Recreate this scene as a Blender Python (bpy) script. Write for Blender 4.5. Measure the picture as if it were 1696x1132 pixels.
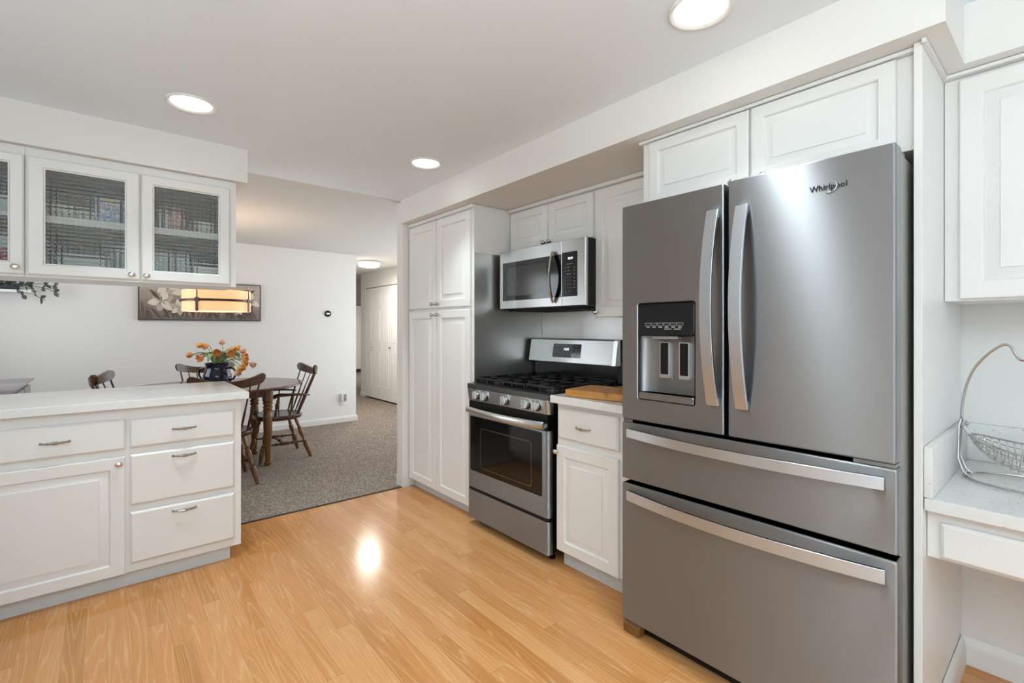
import bpy, bmesh, math, random
from mathutils import Vector, Matrix

random.seed(7)
PI = math.pi
scene = bpy.context.scene
COL = scene.collection
for o in list(bpy.data.objects):
    bpy.data.objects.remove(o, do_unlink=True)


def hexc(h):
    h = h.lstrip('#')
    out = []
    for i in (0, 2, 4):
        c = int(h[i:i + 2], 16) / 255
        out.append(c / 12.92 if c <= 0.04045 else ((c + 0.055) / 1.055) ** 2.4)
    return (*out, 1)


# ------------------------------------------------------------------ camera, world, light, exposure
cam_d = bpy.data.cameras.new('camera')
cam_d.sensor_fit = 'HORIZONTAL'
cam_d.sensor_width = 36
cam_d.lens = 36 * 795 / 1696
cam_d.shift_y = -(545 - 566) / 1696 * -1
cam_d.clip_start = 0.05
cam = bpy.data.objects.new('camera', cam_d)
COL.objects.link(cam)
cam.location = (0, 0, 1.265)
cam.rotation_euler = (PI / 2, 0, -math.radians(40.17))
scene.camera = cam

vs = scene.view_settings
vs.view_transform = 'Standard'
vs.look = 'None'
vs.exposure = 0.0
vs.gamma = 1
vs.use_curve_mapping = False

world = bpy.data.worlds.new('world')
scene.world = world
world.use_nodes = True
bg = world.node_tree.nodes['Background']
bg.inputs[0].default_value = (0.80, 0.90, 0.98, 1)
bg.inputs[1].default_value = 2.3


def area_light(name, loc, direction, sx, sy, power, color=(1, 1, 1), shape='RECTANGLE', parent=None, spread=PI):
    d = bpy.data.lights.new(name, 'AREA')
    d.shape = shape
    d.size = sx
    if shape == 'RECTANGLE':
        d.size_y = sy
    d.energy = power
    d.color = color
    d.spread = spread
    o = bpy.data.objects.new(name, d)
    COL.objects.link(o)
    q = Vector(direction).to_track_quat('-Z', 'Y')
    o.rotation_euler = q.to_euler()
    if parent:
        o.parent = parent
        o.location = Vector(loc) - parent.location
    else:
        o.location = loc
    return o


DAY = (0.84, 0.92, 1.0)
DAY2 = (0.90, 0.95, 1.0)
area_light('daylight_side', (-1.22, -0.65, 1.5), (1, 0, 0), 1.4, 0.9, 2, DAY)      # window over the sink wall
area_light('added_narrow_light', (-1.19, 1.72, 1.5), (1, 0, 0), 0.26, 0.95, 0.5, DAY)      # added, unseen: invented to streak the refrigerator with light
area_light('daylight_rear', (0.5, -2.22, 1.15), (0, 1, 0), 2.1, 1.9, 2.0, DAY)        # glass doors behind
area_light('daylight_dining', (-1.22, 5.05, 1.6), (1, 0, 0), 1.45, 1.05, 16, DAY2)      # dining window
area_light('added_living_light', (3.69, 5.0, 1.25), (-1, 0, 0.0), 2.4, 1.8, 32, DAY2)      # added, unseen: evens out light on the dining wall and carpet
CAN_POWER = 3.6
ADDED_BOWL_POWER = 74.0

# ------------------------------------------------------------------ materials
MATS = {}


def pmat(name, color, rough=0.5, metal=0.0, **kw):
    m = bpy.data.materials.new(name)
    m.use_nodes = True
    b = m.node_tree.nodes['Principled BSDF']
    b.inputs['Base Color'].default_value = hexc(color) if isinstance(color, str) else (*color, 1)
    b.inputs['Roughness'].default_value = rough
    b.inputs['Metallic'].default_value = metal
    for k, v in kw.items():
        b.inputs[k.replace('_', ' ')].default_value = v
    MATS[name] = m
    return m


def nd(m, typ, **kw):
    n = m.node_tree.nodes.new(typ)
    for k, v in kw.items():
        setattr(n, k, v)
    return n


def lk(m, a, b):
    m.node_tree.links.new(a, b)


def bsdf(m):
    return m.node_tree.nodes['Principled BSDF']


def math_n(m, op, a, b=None, c=None):
    n = nd(m, 'ShaderNodeMath', operation=op)
    for i, x in enumerate((a, b, c)):
        if x is None:
            continue
        if isinstance(x, (int, float)):
            n.inputs[i].default_value = x
        else:
            lk(m, x, n.inputs[i])
    return n.outputs[0]


def add_bump(m, height, strength=0.2, dist=0.01):
    b = nd(m, 'ShaderNodeBump')
    b.inputs['Strength'].default_value = strength
    b.inputs['Distance'].default_value = dist
    lk(m, height, b.inputs['Height'])
    lk(m, b.outputs[0], bsdf(m).inputs['Normal'])


def noise(m, scale, detail=2.0, rough=0.5, coord='Object', vec=None):
    n = nd(m, 'ShaderNodeTexNoise')
    n.inputs['Scale'].default_value = scale
    n.inputs['Detail'].default_value = detail
    n.inputs['Roughness'].default_value = rough
    if vec is None:
        t = nd(m, 'ShaderNodeTexCoord')
        vec = t.outputs[coord]
    lk(m, vec, n.inputs['Vector'])
    return n


def ramp(m, fac, stops):
    r = nd(m, 'ShaderNodeValToRGB')
    el = r.color_ramp.elements
    while len(el) < len(stops):
        el.new(0.5)
    for e, (p, c) in zip(el, stops):
        e.position = p
        e.color = hexc(c) if isinstance(c, str) else (c, c, c, 1)
    lk(m, fac, r.inputs[0])
    return r.outputs[0]


m = pmat('wall_paint', '#e9e7e3', 0.62)
add_bump(m, noise(m, 220, 3).outputs[0], 0.10, 0.002)
m = pmat('ceiling_paint', '#f0f8ff', 0.75)
add_bump(m, noise(m, 160, 3).outputs[0], 0.12, 0.002)
m = pmat('ceiling_texture', '#e0deda', 0.85)
add_bump(m, noise(m, 120, 4, 0.7).outputs[0], 0.7, 0.008)
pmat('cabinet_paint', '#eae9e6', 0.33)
pmat('cabinet_inside_shade', '#aba8a0', 0.5)  # grey stands in for the shade inside the deep cabinets
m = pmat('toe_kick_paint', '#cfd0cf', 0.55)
pmat('trim_paint', '#e6e4e0', 0.38)
pmat('door_paint', '#e8e7e4', 0.42)
pmat('white_plastic', '#e9e8e5', 0.35)
pmat('grey_plastic', '#8f8f8d', 0.5)
pmat('black_gloss', '#0b0b0c', 0.07)
pmat('black_satin', '#070707', 0.38, Specular_IOR_Level=0.3)
pmat('black_enamel', '#0d0d0e', 0.16)
pmat('cast_iron', '#121212', 0.42)
pmat('dark_gap', '#0a0a0a', 0.7)
pmat('chrome', (0.78, 0.77, 0.75), 0.14, 1.0)
pmat('wire_chrome', (0.50, 0.49, 0.48), 0.2, 1.0)
pmat('pewter', (0.42, 0.41, 0.39), 0.25, 1.0)
pmat('foot_brown', '#7a5128', 0.45)
pmat('navy_enamel', '#0a0f2a', 0.08)
pmat('white_ceramic', '#eceae4', 0.2)
pmat('mark_grey', '#8c8c8a', 0.5)
pmat('logo_dark', '#1d1c1b', 0.3)
pmat('stem_green', '#97ad6e', 0.5)
pmat('leaf_green', '#95b07a', 0.4)
pmat('eucalyptus', '#4c554b', 0.6)
pmat('iron', '#4a3d36', 0.4, 0.8)
pmat('red_plastic', '#a01f2a', 0.35)
pmat('blue_glassware', '#1d2a48', 0.15)
pmat('clear_plastic', '#b9c4c4', 0.25)
pmat('pale_plastic', '#d5dcdb', 0.3)
pmat('pale_green_plastic', '#bccac4', 0.35)
pmat('dark_basket', '#33333a', 0.6)
pmat('window_frame', '#eeeeec', 0.4)
pmat('door_dark', '#33302d', 0.6)


def emis(name, color, strength, base='#ffffff'):
    m = pmat(name, base, 0.5)
    bsdf(m).inputs['Emission Color'].default_value = hexc(color)
    bsdf(m).inputs['Emission Strength'].default_value = strength
    return m


emis('lamp_lens', '#fffdf8', 7.0)
emis('hall_lens', '#fff6e6', 2.2)
emis('digit_glow', '#f4f6ff', 2.2)
m = emis('shade_fabric', '#ffbf86', 0.80, '#d9b48c')
emis('shade_diffuser', '#ffe6c2', 1.2)


def steel(name, val, rough, tint=(0.985, 1.0, 1.0), aniso=0.85, streak=0.03):
    m = pmat(name, tuple(val * t for t in tint), rough, 1.0)
    b = bsdf(m)
    b.inputs['Anisotropic'].default_value = aniso
    g = nd(m, 'ShaderNodeNewGeometry')
    cr = nd(m, 'ShaderNodeVectorMath', operation='CROSS_PRODUCT')
    lk(m, g.outputs['True Normal'], cr.inputs[0])
    cr.inputs[1].default_value = (0, 0, 1)
    lk(m, cr.outputs[0], b.inputs['Tangent'])
    b.inputs['Anisotropic Rotation'].default_value = 0.25
    mp = nd(m, 'ShaderNodeMapping')
    tc = nd(m, 'ShaderNodeTexCoord')
    lk(m, tc.outputs['UV'], mp.inputs[0])
    mp.inputs['Scale'].default_value = (3, 700, 1)
    n = noise(m, 1.0, 2, vec=mp.outputs[0])
    r = math_n(m, 'MULTIPLY_ADD', n.outputs[0], streak * 2, rough - streak)
    lk(m, r, b.inputs['Roughness'])
    return m


steel('stainless', 0.38, 0.47, (0.965, 1.0, 1.035), aniso=0.95)
steel('stainless_top', 0.49, 0.30, (0.99, 1.0, 0.99))
steel('stainless_range', 0.38, 0.44, (0.92, 1.0, 1.07), aniso=0.95)
steel('stainless_bright', 0.68, 0.30, (0.98, 1.0, 1.02))
steel('stainless_handle', 0.66, 0.34, (0.93, 1.0, 1.08))
steel('stainless_panel', 0.68, 0.42, (1, 0.99, 0.97), aniso=0.2)
pmat('steel_dark', (0.16, 0.16, 0.155), 0.3, 1.0)
pmat('fridge_case', '#a3a19c', 0.45, 0.3)

# quartz
m = pmat('quartz', '#dedcd7', 0.12)
vo = nd(m, 'ShaderNodeTexVoronoi')
vo.inputs['Scale'].default_value = 120
tc = nd(m, 'ShaderNodeTexCoord')
lk(m, tc.outputs['Object'], vo.inputs['Vector'])
n2 = noise(m, 24, 3)
spot = math_n(m, 'LESS_THAN', vo.outputs['Distance'], 0.30)
pick = math_n(m, 'GREATER_THAN', vo.outputs['Color'], 0.78)
mask = math_n(m, 'MULTIPLY', spot, pick)
mx = nd(m, 'ShaderNodeMix', data_type='RGBA')
lk(m, math_n(m, 'MULTIPLY', mask, 0.8), mx.inputs[0])
lk(m, ramp(m, n2.outputs[0], [(0.35, '#e3e2df'), (0.65, '#e8e7e4')]), mx.inputs[6])
mx.inputs[7].default_value = hexc('#a39f98')
lk(m, mx.outputs[2], bsdf(m).inputs['Base Color'])


def laminate():
    m = pmat('laminate', '#c8985f', 0.17)
    bsdf(m).inputs['Specular IOR Level'].default_value = 0.36
    tc = nd(m, 'ShaderNodeTexCoord')
    s = nd(m, 'ShaderNodeSeparateXYZ')
    lk(m, tc.outputs['Object'], s.inputs[0])
    W, L = 0.067, 1.25
    fx = math_n(m, 'DIVIDE', s.outputs[0], W)
    row = math_n(m, 'FLOOR', fx)
    wn = nd(m, 'ShaderNodeTexWhiteNoise', noise_dimensions='1D')
    lk(m, row, wn.inputs['W'])
    fy = math_n(m, 'ADD', math_n(m, 'DIVIDE', s.outputs[1], L), math_n(m, 'MULTIPLY', wn.outputs[0], 9.0))
    colid = math_n(m, 'FLOOR', fy)
    cb = nd(m, 'ShaderNodeCombineXYZ')
    lk(m, row, cb.inputs[0])
    lk(m, colid, cb.inputs[1])
    w2 = nd(m, 'ShaderNodeTexWhiteNoise', noise_dimensions='2D')
    lk(m, cb.outputs[0], w2.inputs['Vector'])
    rid = w2.outputs[0]
    # grain coordinates, shifted per strip
    cv = nd(m, 'ShaderNodeCombineXYZ')
    lk(m, math_n(m, 'ADD', math_n(m, 'MULTIPLY', s.outputs[0], 13.0), math_n(m, 'MULTIPLY', rid, 31.0)), cv.inputs[0])
    lk(m, math_n(m, 'ADD', math_n(m, 'MULTIPLY', s.outputs[1], 0.55), math_n(m, 'MULTIPLY', rid, 57.0)), cv.inputs[1])
    n = noise(m, 1.0, 1.0, 0.4, vec=cv.outputs[0])
    rings = math_n(m, 'FRACT', math_n(m, 'MULTIPLY', n.outputs[0], 15.0))
    cv2 = nd(m, 'ShaderNodeCombineXYZ')
    lk(m, math_n(m, 'MULTIPLY', s.outputs[0], 260.0), cv2.inputs[0])
    lk(m, math_n(m, 'MULTIPLY', s.outputs[1], 7.0), cv2.inputs[1])
    fine = noise(m, 1.0, 3, 0.6, vec=cv2.outputs[0])
    base = ramp(m, rid, [(0.0, '#bd7f45'), (0.35, '#c98a50'), (0.7, '#ce8f56'), (1.0, '#d59b64')])
    line = ramp(m, rings, [(0.0, 1.0), (0.12, 0.25), (0.5, 0.0), (0.86, 0.15), (1.0, 1.0)])
    mx = nd(m, 'ShaderNodeMix', data_type='RGBA')
    lk(m, math_n(m, 'MULTIPLY', line, 0.42), mx.inputs[0])
    lk(m, base, mx.inputs[6])
    mx.inputs[7].default_value = hexc('#e6bd88')
    mx2 = nd(m, 'ShaderNodeMix', data_type='RGBA', blend_type='MULTIPLY')
    mx2.inputs[0].default_value = 0.55
    lk(m, mx.outputs[2], mx2.inputs[6])
    lk(m, ramp(m, fine.outputs[0], [(0.3, 0.66), (0.65, 1.0)]), mx2.inputs[7])
    frx = math_n(m, 'FRACT', fx)
    fry = math_n(m, 'FRACT', fy)
    seam = math_n(m, 'MAXIMUM', math_n(m, 'LESS_THAN', frx, 0.018), math_n(m, 'LESS_THAN', fry, 0.0018))
    mx3 = nd(m, 'ShaderNodeMix', data_type='RGBA')
    lk(m, math_n(m, 'MULTIPLY', seam, 0.40), mx3.inputs[0])
    lk(m, mx2.outputs[2], mx3.inputs[6])
    mx3.inputs[7].default_value = hexc('#7a4f28')
    lk(m, mx3.outputs[2], bsdf(m).inputs['Base Color'])
    add_bump(m, fine.outputs[0], 0.04, 0.001)
    return m


laminate()

m = pmat('carpet', '#8a8178', 0.95)
n1 = noise(m, 120, 3, 0.75)
n2 = noise(m, 9, 2)
c1 = ramp(m, n1.outputs[0], [(0.36, '#4a403a'), (0.5, '#8f8074'), (0.64, '#cdbcab')])
mx = nd(m, 'ShaderNodeMix', data_type='RGBA', blend_type='MULTIPLY')
mx.inputs[0].default_value = 1
lk(m, c1, mx.inputs[6])
lk(m, ramp(m, n2.outputs[0], [(0.3, 0.88), (0.7, 1.0)]), mx.inputs[7])
lk(m, mx.outputs[2], bsdf(m).inputs['Base Color'])
add_bump(m, n1.outputs[0], 0.8, 0.01)


def wood(name, c0, c1, rough, sc=(30, 30, 3)):
    m = pmat(name, c0, rough)
    tc = nd(m, 'ShaderNodeTexCoord')
    mp = nd(m, 'ShaderNodeMapping')
    lk(m, tc.outputs['Object'], mp.inputs[0])
    mp.inputs['Scale'].default_value = sc
    n = noise(m, 1.0, 4, 0.6, vec=mp.outputs[0])
    lk(m, ramp(m, n.outputs[0], [(0.3, c0), (0.7, c1)]), bsdf(m).inputs['Base Color'])
    return m


wood('mahogany', '#38200f', '#58351d', 0.24)
wood('table_wood', '#4a2a1b', '#6b402b', 0.18, (4, 40, 20))
wood('leg_wood', '#5c3818', '#86592c', 0.28)
wood('buffet_wood', '#3d2f2a', '#55443c', 0.15, (20, 3, 20))
wood('cutting_wood', '#b9772f', '#d09a58', 0.45, (10, 4, 30))
m = MATS['cutting_wood']
nb = noise(m, 14, 3, 0.65)
mxb = nd(m, 'ShaderNodeMix', data_type='RGBA')
lk(m, ramp(m, nb.outputs[0], [(0.60, 0.0), (0.70, 0.65)]), mxb.inputs[0])
lk(m, bsdf(m).inputs['Base Color'].links[0].from_socket, mxb.inputs[6])
mxb.inputs[7].default_value = hexc('#7a4a20')
lk(m, mxb.outputs[2], bsdf(m).inputs['Base Color'])

# pressed cabinet glass: a grid of little pillows
m = pmat('pressed_glass', '#f8fbf9', 0.03)
bsdf(m).inputs['Transmission Weight'].default_value = 1.0
bsdf(m).inputs['IOR'].default_value = 1.55


def painting_mat():
    m = pmat('painting_canvas', '#a8998c', 0.7)
    tc = nd(m, 'ShaderNodeTexCoord')
    mp = nd(m, 'ShaderNodeMapping')
    lk(m, tc.outputs['Object'], mp.inputs[0])
    n = noise(m, 3.0, 4, 0.6, vec=mp.outputs[0])
    s = nd(m, 'ShaderNodeSeparateXYZ')
    lk(m, tc.outputs['Object'], s.inputs[0])
    dark = math_n(m, 'MULTIPLY_ADD', s.outputs[2], 1.3, 0.25)       # lighter planks above, darker foliage below
    f = math_n(m, 'ADD', math_n(m, 'MULTIPLY', n.outputs[0], 0.75), dark)
    c = ramp(m, f, [(0.25, '#5f5350'), (0.5, '#8d7f76'), (0.75, '#b7a89a'), (1.0, '#c6b9ab')])
    pl = math_n(m, 'LESS_THAN', math_n(m, 'FRACT', math_n(m, 'MULTIPLY', s.outputs[2], 11.0)), 0.05)
    mx = nd(m, 'ShaderNodeMix', data_type='RGBA')
    lk(m, math_n(m, 'MULTIPLY', pl, 0.5), mx.inputs[0])
    lk(m, c, mx.inputs[6])
    mx.inputs[7].default_value = hexc('#6d625b')
    lk(m, mx.outputs[2], bsdf(m).inputs['Base Color'])


painting_mat()
pmat('painted_petal', '#e4dacb', 0.7)
pmat('painted_petal_shade', '#bfb1a1', 0.7)
pmat('painted_leaf', '#5d514d', 0.7)
pmat('painted_stamen', '#6e5c4e', 0.7)
pmat('painting_edge', '#4b403c', 0.5)


def tulip_mat(name, a, b):
    m = pmat(name, a, 0.45)
    n = noise(m, 60, 2)
    lk(m, ramp(m, n.outputs[0], [(0.35, a), (0.65, b)]), bsdf(m).inputs['Base Color'])
    bsdf(m).inputs['Subsurface Weight'].default_value = 0.0


tulip_mat('tulip_orange', '#eba860', '#e08a55')
tulip_mat('tulip_yellow', '#efb75a', '#e6a24f')
tulip_mat('tulip_pink', '#e3aa9a', '#d98d7e')
tulip_mat('tulip_pale', '#e3bfa0', '#d8a58a')


def box_print(name, base, spots):
    m = pmat(name, base, 0.5)
    v = nd(m, 'ShaderNodeTexVoronoi')
    v.inputs['Scale'].default_value = 55
    tc = nd(m, 'ShaderNodeTexCoord')
    lk(m, tc.outputs['Object'], v.inputs['Vector'])
    lk(m, ramp(m, v.outputs['Color'], spots), bsdf(m).inputs['Base Color'])


box_print('print_blue', '#c5cfe0', [(0.0, '#8ea3cc'), (0.3, '#d3dcea'), (0.6, '#5d78b8'), (0.75, '#e6eaf0'), (0.92, '#d9c46a')])
box_print('print_red', '#e0d4d2', [(0.0, '#e8e2e0'), (0.45, '#c98a88'), (0.6, '#efeae8'), (0.8, '#b85f60'), (1.0, '#e8e2e0')])

# ------------------------------------------------------------------ mesh helpers
ORIG = {}


class Fr:
    """front frame: u to the right as seen from the front, v up, d out of the front"""
    def __init__(s, o, u, v=(0, 0, 1)):
        s.o, s.u, s.v = Vector(o), Vector(u), Vector(v)
        s.d = s.u.cross(s.v)

    def __call__(s, u, v, d=0.0):
        return s.o + s.u * u + s.v * v + s.d * d


def FX(x):              # front facing -X ; u = -Y
    return Fr((x, 0, 0), (0, -1, 0))


def FY(y):              # front facing -Y ; u = X
    return Fr((0, y, 0), (1, 0, 0))


class MB:
    def __init__(s):
        s.bm = bmesh.new()
        s.mats = []

    def mi(s, mat):
        if mat is None:
            return 0
        if mat not in s.mats:
            s.mats.append(mat)
        return s.mats.index(mat)

    def face(s, vs, mi=0):
        try:
            f = s.bm.faces.new(vs)
            f.material_index = mi
            return f
        except ValueError:
            return None

    def box(s, x0, x1, y0, y1, z0, z1, bev=0.0, seg=2, mat=None):
        mi = s.mi(mat)
        b = bmesh.new()
        bmesh.ops.create_cube(b, size=1)
        for v in b.verts:
            v.co = ((x0 + x1) / 2 + v.co.x * (x1 - x0), (y0 + y1) / 2 + v.co.y * (y1 - y0), (z0 + z1) / 2 + v.co.z * (z1 - z0))
        if bev:
            bmesh.ops.bevel(b, geom=list(b.edges), offset=bev, segments=seg, affect='EDGES', profile=0.5)
        s.merge(b, mi)
        return s

    def merge(s, b, mi=0, mtx=None):
        mp = {}
        for v in b.verts:
            mp[v] = s.bm.verts.new(mtx @ v.co if mtx else v.co)
        for f in b.faces:
            s.face([mp[v] for v in f.verts], mi)
        b.free()

    def loft(s, loops, close=True, cap0=False, cap1=False, ring=False, mat=None):
        """loops: lists of equal-length points"""
        mi = s.mi(mat)
        vv = [[s.bm.verts.new(p) for p in lp] for lp in loops]
        n = len(vv[0])
        pairs = list(zip(vv, vv[1:]))
        if ring:
            pairs.append((vv[-1], vv[0]))
        for a, b in pairs:
            for i in range(n if close else n - 1):
                j = (i + 1) % n
                s.face([a[i], a[j], b[j], b[i]], mi)
        if cap0:
            s.face(list(reversed(vv[0])), mi)
        if cap1:
            s.face(vv[-1], mi)
        return s

    def prism(s, pts, off, mat=None):
        off = Vector(off)
        a = [Vector(p) for p in pts]
        return s.loft([a, [p + off for p in a]], cap0=True, cap1=True, mat=mat)

    def lathe(s, prof, o=(0, 0, 0), axis=(0, 0, 1), seg=24, cap=True, mat=None):
        """prof: list of (r, h)"""
        o = Vector(o)
        q = Vector((0, 0, 1)).rotation_difference(Vector(axis).normalized())
        loops = []
        for r, h in prof:
            loops.append([o + q @ Vector((max(r, 1e-5) * math.cos(2 * PI * i / seg), max(r, 1e-5) * math.sin(2 * PI * i / seg), h)) for i in range(seg)])
        return s.loft(loops, cap0=cap, cap1=cap, mat=mat)

    def tube(s, pts, r, seg=8, closed=False, mat=None, cap=True, flat=1.0, up=None):
        pts = [Vector(p) for p in pts]
        n = len(pts)
        rr = r if isinstance(r, (list, tuple)) else [r] * n
        loops = []
        prev = None
        for i in range(n):
            if closed:
                t = pts[(i + 1) % n] - pts[i - 1]
            else:
                t = pts[min(i + 1, n - 1)] - pts[max(i - 1, 0)]
            t.normalize()
            if up is not None:
                a = Vector(up)
                a = (a - t * a.dot(t)).normalized()
            elif prev is None:
                a = t.orthogonal().normalized()
            else:
                a = (prev - t * prev.dot(t)).normalized()
            prev = a
            b = t.cross(a)
            loops.append([pts[i] + (a * math.cos(2 * PI * k / seg) + b * math.sin(2 * PI * k / seg) * flat) * rr[i] for k in range(seg)])
        return s.loft(loops, cap0=cap and not closed, cap1=cap and not closed, ring=closed, mat=mat)

    def strip(s, pts, a, b, mat=None):
        """sweep a rectangle: each point offset by +-a[i], +-b[i] vectors"""
        loops = []
        for p, x, y in zip(pts, a, b):
            p, x, y = Vector(p), Vector(x), Vector(y)
            loops.append([p - x - y, p + x - y, p + x + y, p - x + y])
        return s.loft(loops, cap0=True, cap1=True, mat=mat)

    def ball(s, c, rx, ry=None, rz=None, seg=14, mat=None):
        ry = rx if ry is None else ry
        rz = rx if rz is None else rz
        b = bmesh.new()
        bmesh.ops.create_uvsphere(b, u_segments=seg, v_segments=max(6, seg * 2 // 3), radius=1)
        for v in b.verts:
            v.co = (c[0] + v.co.x * rx, c[1] + v.co.y * ry, c[2] + v.co.z * rz)
        s.merge(b, s.mi(mat))
        return s

    def rects(s, fr, prof, cap0=True, cap1=True, mat=None):
        """prof: list of (u0,u1,v0,v1,d[,radius])"""
        loops = []
        nseg = 4
        rounded = any(len(p) > 5 for p in prof)
        for p in prof:
            u0, u1, v0, v1, d = p[:5]
            if rounded:
                r = p[5] if len(p) > 5 else 1e-4
                lp = []
                for cu, cv, a0 in ((u1 - r, v1 - r, 0), (u0 + r, v1 - r, PI / 2), (u0 + r, v0 + r, PI), (u1 - r, v0 + r, 1.5 * PI)):
                    for k in range(nseg + 1):
                        a = a0 + k * PI / 2 / nseg
                        lp.append(fr(cu + r * math.cos(a), cv + r * math.sin(a), d))
                loops.append(lp)
            else:
                loops.append([fr(u0, v0, d), fr(u1, v0, d), fr(u1, v1, d), fr(u0, v1, d)])
        return s.loft(loops, cap0=cap0, cap1=cap1, mat=mat)

    def slab(s, fr, u0, u1, v0, v1, prof, mat=None):
        return s.rects(fr, [(u0 + i, u1 - i, v0 + i, v1 - i, d) for i, d in prof], mat=mat)

    def build(s, name, mat, parent=None, smooth=35, uv=False, bevel=0.0, local=False):
        bm = s.bm
        bmesh.ops.recalc_face_normals(bm, faces=bm.faces)
        me = bpy.data.meshes.new(name)
        off = Vector((0, 0, 0)) if (parent is None or local) else ORIG[parent.name]
        if off.length:
            for v in bm.verts:
                v.co -= off
        if uv:
            ul = bm.loops.layers.uv.new('UVMap')
            for f in bm.faces:
                nx, ny, nz = (abs(c) for c in f.normal)
                for l in f.loops:
                    c = l.vert.co
                    if nx >= ny and nx >= nz:
                        l[ul].uv = (c.y, c.z)
                    elif ny >= nz:
                        l[ul].uv = (c.x, c.z)
                    else:
                        l[ul].uv = (c.y, c.x)
        bm.to_mesh(me)
        bm.free()
        if s.mats and s.mats != [None]:
            for mm in s.mats:
                me.materials.append(MATS[mm or mat])
        else:
            me.materials.append(MATS[mat])
        if smooth:
            for p in me.polygons:
                p.use_smooth = True
            me.set_sharp_from_angle(angle=math.radians(smooth))
        o = bpy.data.objects.new(name, me)
        COL.objects.link(o)
        if parent is not None:
            o.parent = parent
            ORIG[o.name] = ORIG[parent.name].copy()
        else:
            ORIG[o.name] = Vector((0, 0, 0))
        if bevel:
            md = o.modifiers.new('edge', 'BEVEL')
            md.width = bevel
            md.segments = 2
            md.limit_method = 'ANGLE'
            md.angle_limit = math.radians(40)
        if smooth and (uv or smooth <= 30 or bevel):
            wn = o.modifiers.new('flat_normals', 'WEIGHTED_NORMAL')
            wn.keep_sharp = True
            wn.weight = 90
        return o


def thing(name, label, cat, loc=(0, 0, 0), group=None):
    o = bpy.data.objects.new(name, None)
    o.empty_display_size = 0.05
    COL.objects.link(o)
    o.location = loc
    ORIG[o.name] = Vector(loc)
    o['label'] = label
    o['category'] = cat
    if group:
        o['group'] = group
    return o


def tag(o, label, cat, group=None):
    """a thing that is one mesh: move its origin to the mesh's base"""
    me = o.data
    if o.location.length == 0:
        xs = [v.co for v in me.vertices]
        c = Vector((sum(v.x for v in xs) / len(xs), sum(v.y for v in xs) / len(xs), min(v.z for v in xs)))
        for v in me.vertices:
            v.co -= c
        o.location = c
        ORIG[o.name] = c
    o['label'] = label
    o['category'] = cat
    if group:
        o['group'] = group
    return o


def struct(o):
    o['kind'] = 'structure'
    return o


def copy_thing(root, loc, rotz, label=None):
    r = root.copy()
    COL.objects.link(r)
    r.location = loc
    r.rotation_euler = (0, 0, rotz)
    if label:
        r['label'] = label
    for ch in list(root.children):
        c = ch.copy()
        COL.objects.link(c)
        c.parent = r
        for g in list(ch.children):
            d = g.copy()
            COL.objects.link(d)
            d.parent = c
    return r


def text_bm(body, size, extrude=0.0005, shear=0.0, bold=0.0):
    cu = bpy.data.curves.new('lettering', 'FONT')
    cu.body = body
    cu.size = size
    cu.extrude = extrude
    cu.shear = shear
    cu.offset = bold
    cu.align_x = 'CENTER'
    cu.align_y = 'CENTER'
    cu.resolution_u = 3
    o = bpy.data.objects.new('lettering', cu)
    COL.objects.link(o)
    dg = bpy.context.evaluated_depsgraph_get()
    me = bpy.data.meshes.new_from_object(o.evaluated_get(dg))
    bpy.data.objects.remove(o, do_unlink=True)
    b = bmesh.new()
    b.from_mesh(me)
    bpy.data.meshes.remove(me)
    return b


def put_text(mb, fr, u, v, d, body, size, mat=None, **kw):
    b = text_bm(body, size, **kw)
    M = Matrix.Identity(4)
    for i in range(3):
        M[i][0], M[i][1], M[i][2] = fr.u[i], fr.v[i], fr.d[i]
    p = fr(u, v, d)
    for i in range(3):
        M[i][3] = p[i]
    mb.merge(b, mb.mi(mat), M)


T = 0.019
RAISED = [(0, 0), (0, 0.014), (0.0025, 0.0175), (0.006, T), (0.054, T), (0.0575, 0.0165), (0.060, 0.0085), (0.066, 0.0085), (0.094, 0.0150), (0.0955, 0.0180), (0.099, 0.0180)]
DRAWER = [(0, 0), (0, 0.0115), (0.002, 0.0140), (0.007, 0.0178), (0.009, T)]


def door(parent, fr, u0, u1, v0, v1, name='door', fw=None, label=None):
    mb = MB()
    prof = RAISED if fw is None else [(i * fw if i > 0.006 else i, d) for i, d in RAISED]
    mb.slab(fr, u0, u1, v0, v1, prof)
    o = mb.build(name, 'cabinet_paint', parent, smooth=25)
    if label:
        o['label'] = label
    return o


def drawer(parent, fr, u0, u1, v0, v1, name='drawer'):
    return MB().slab(fr, u0, u1, v0, v1, DRAWER).build(name, 'cabinet_paint', parent, smooth=25)


def knob(parent, fr, u, v, d=T, mat='chrome'):
    mb = MB()
    o = fr(u, v, d)
    mb.lathe([(0.009, 0), (0.007, 0.004), (0.0055, 0.010), (0.008, 0.014)], o, fr.d, 14)
    c = fr(u, v, d + 0.020)
    # oval dimpled head
    b = bmesh.new()
    bmesh.ops.create_uvsphere(b, u_segments=16, v_segments=10, radius=1)
    for w in b.verts:
        p = w.co
        k = 1 - 0.10 * max(0, math.cos(5 * math.atan2(p.z, p.x)))
        w.co = c + fr.u * (p.x * 0.0165 * k) + fr.v * (p.z * 0.0135 * k) + fr.d * (p.y * 0.008)
    mb.merge(b)
    return mb.build('knob', mat, parent)


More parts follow.
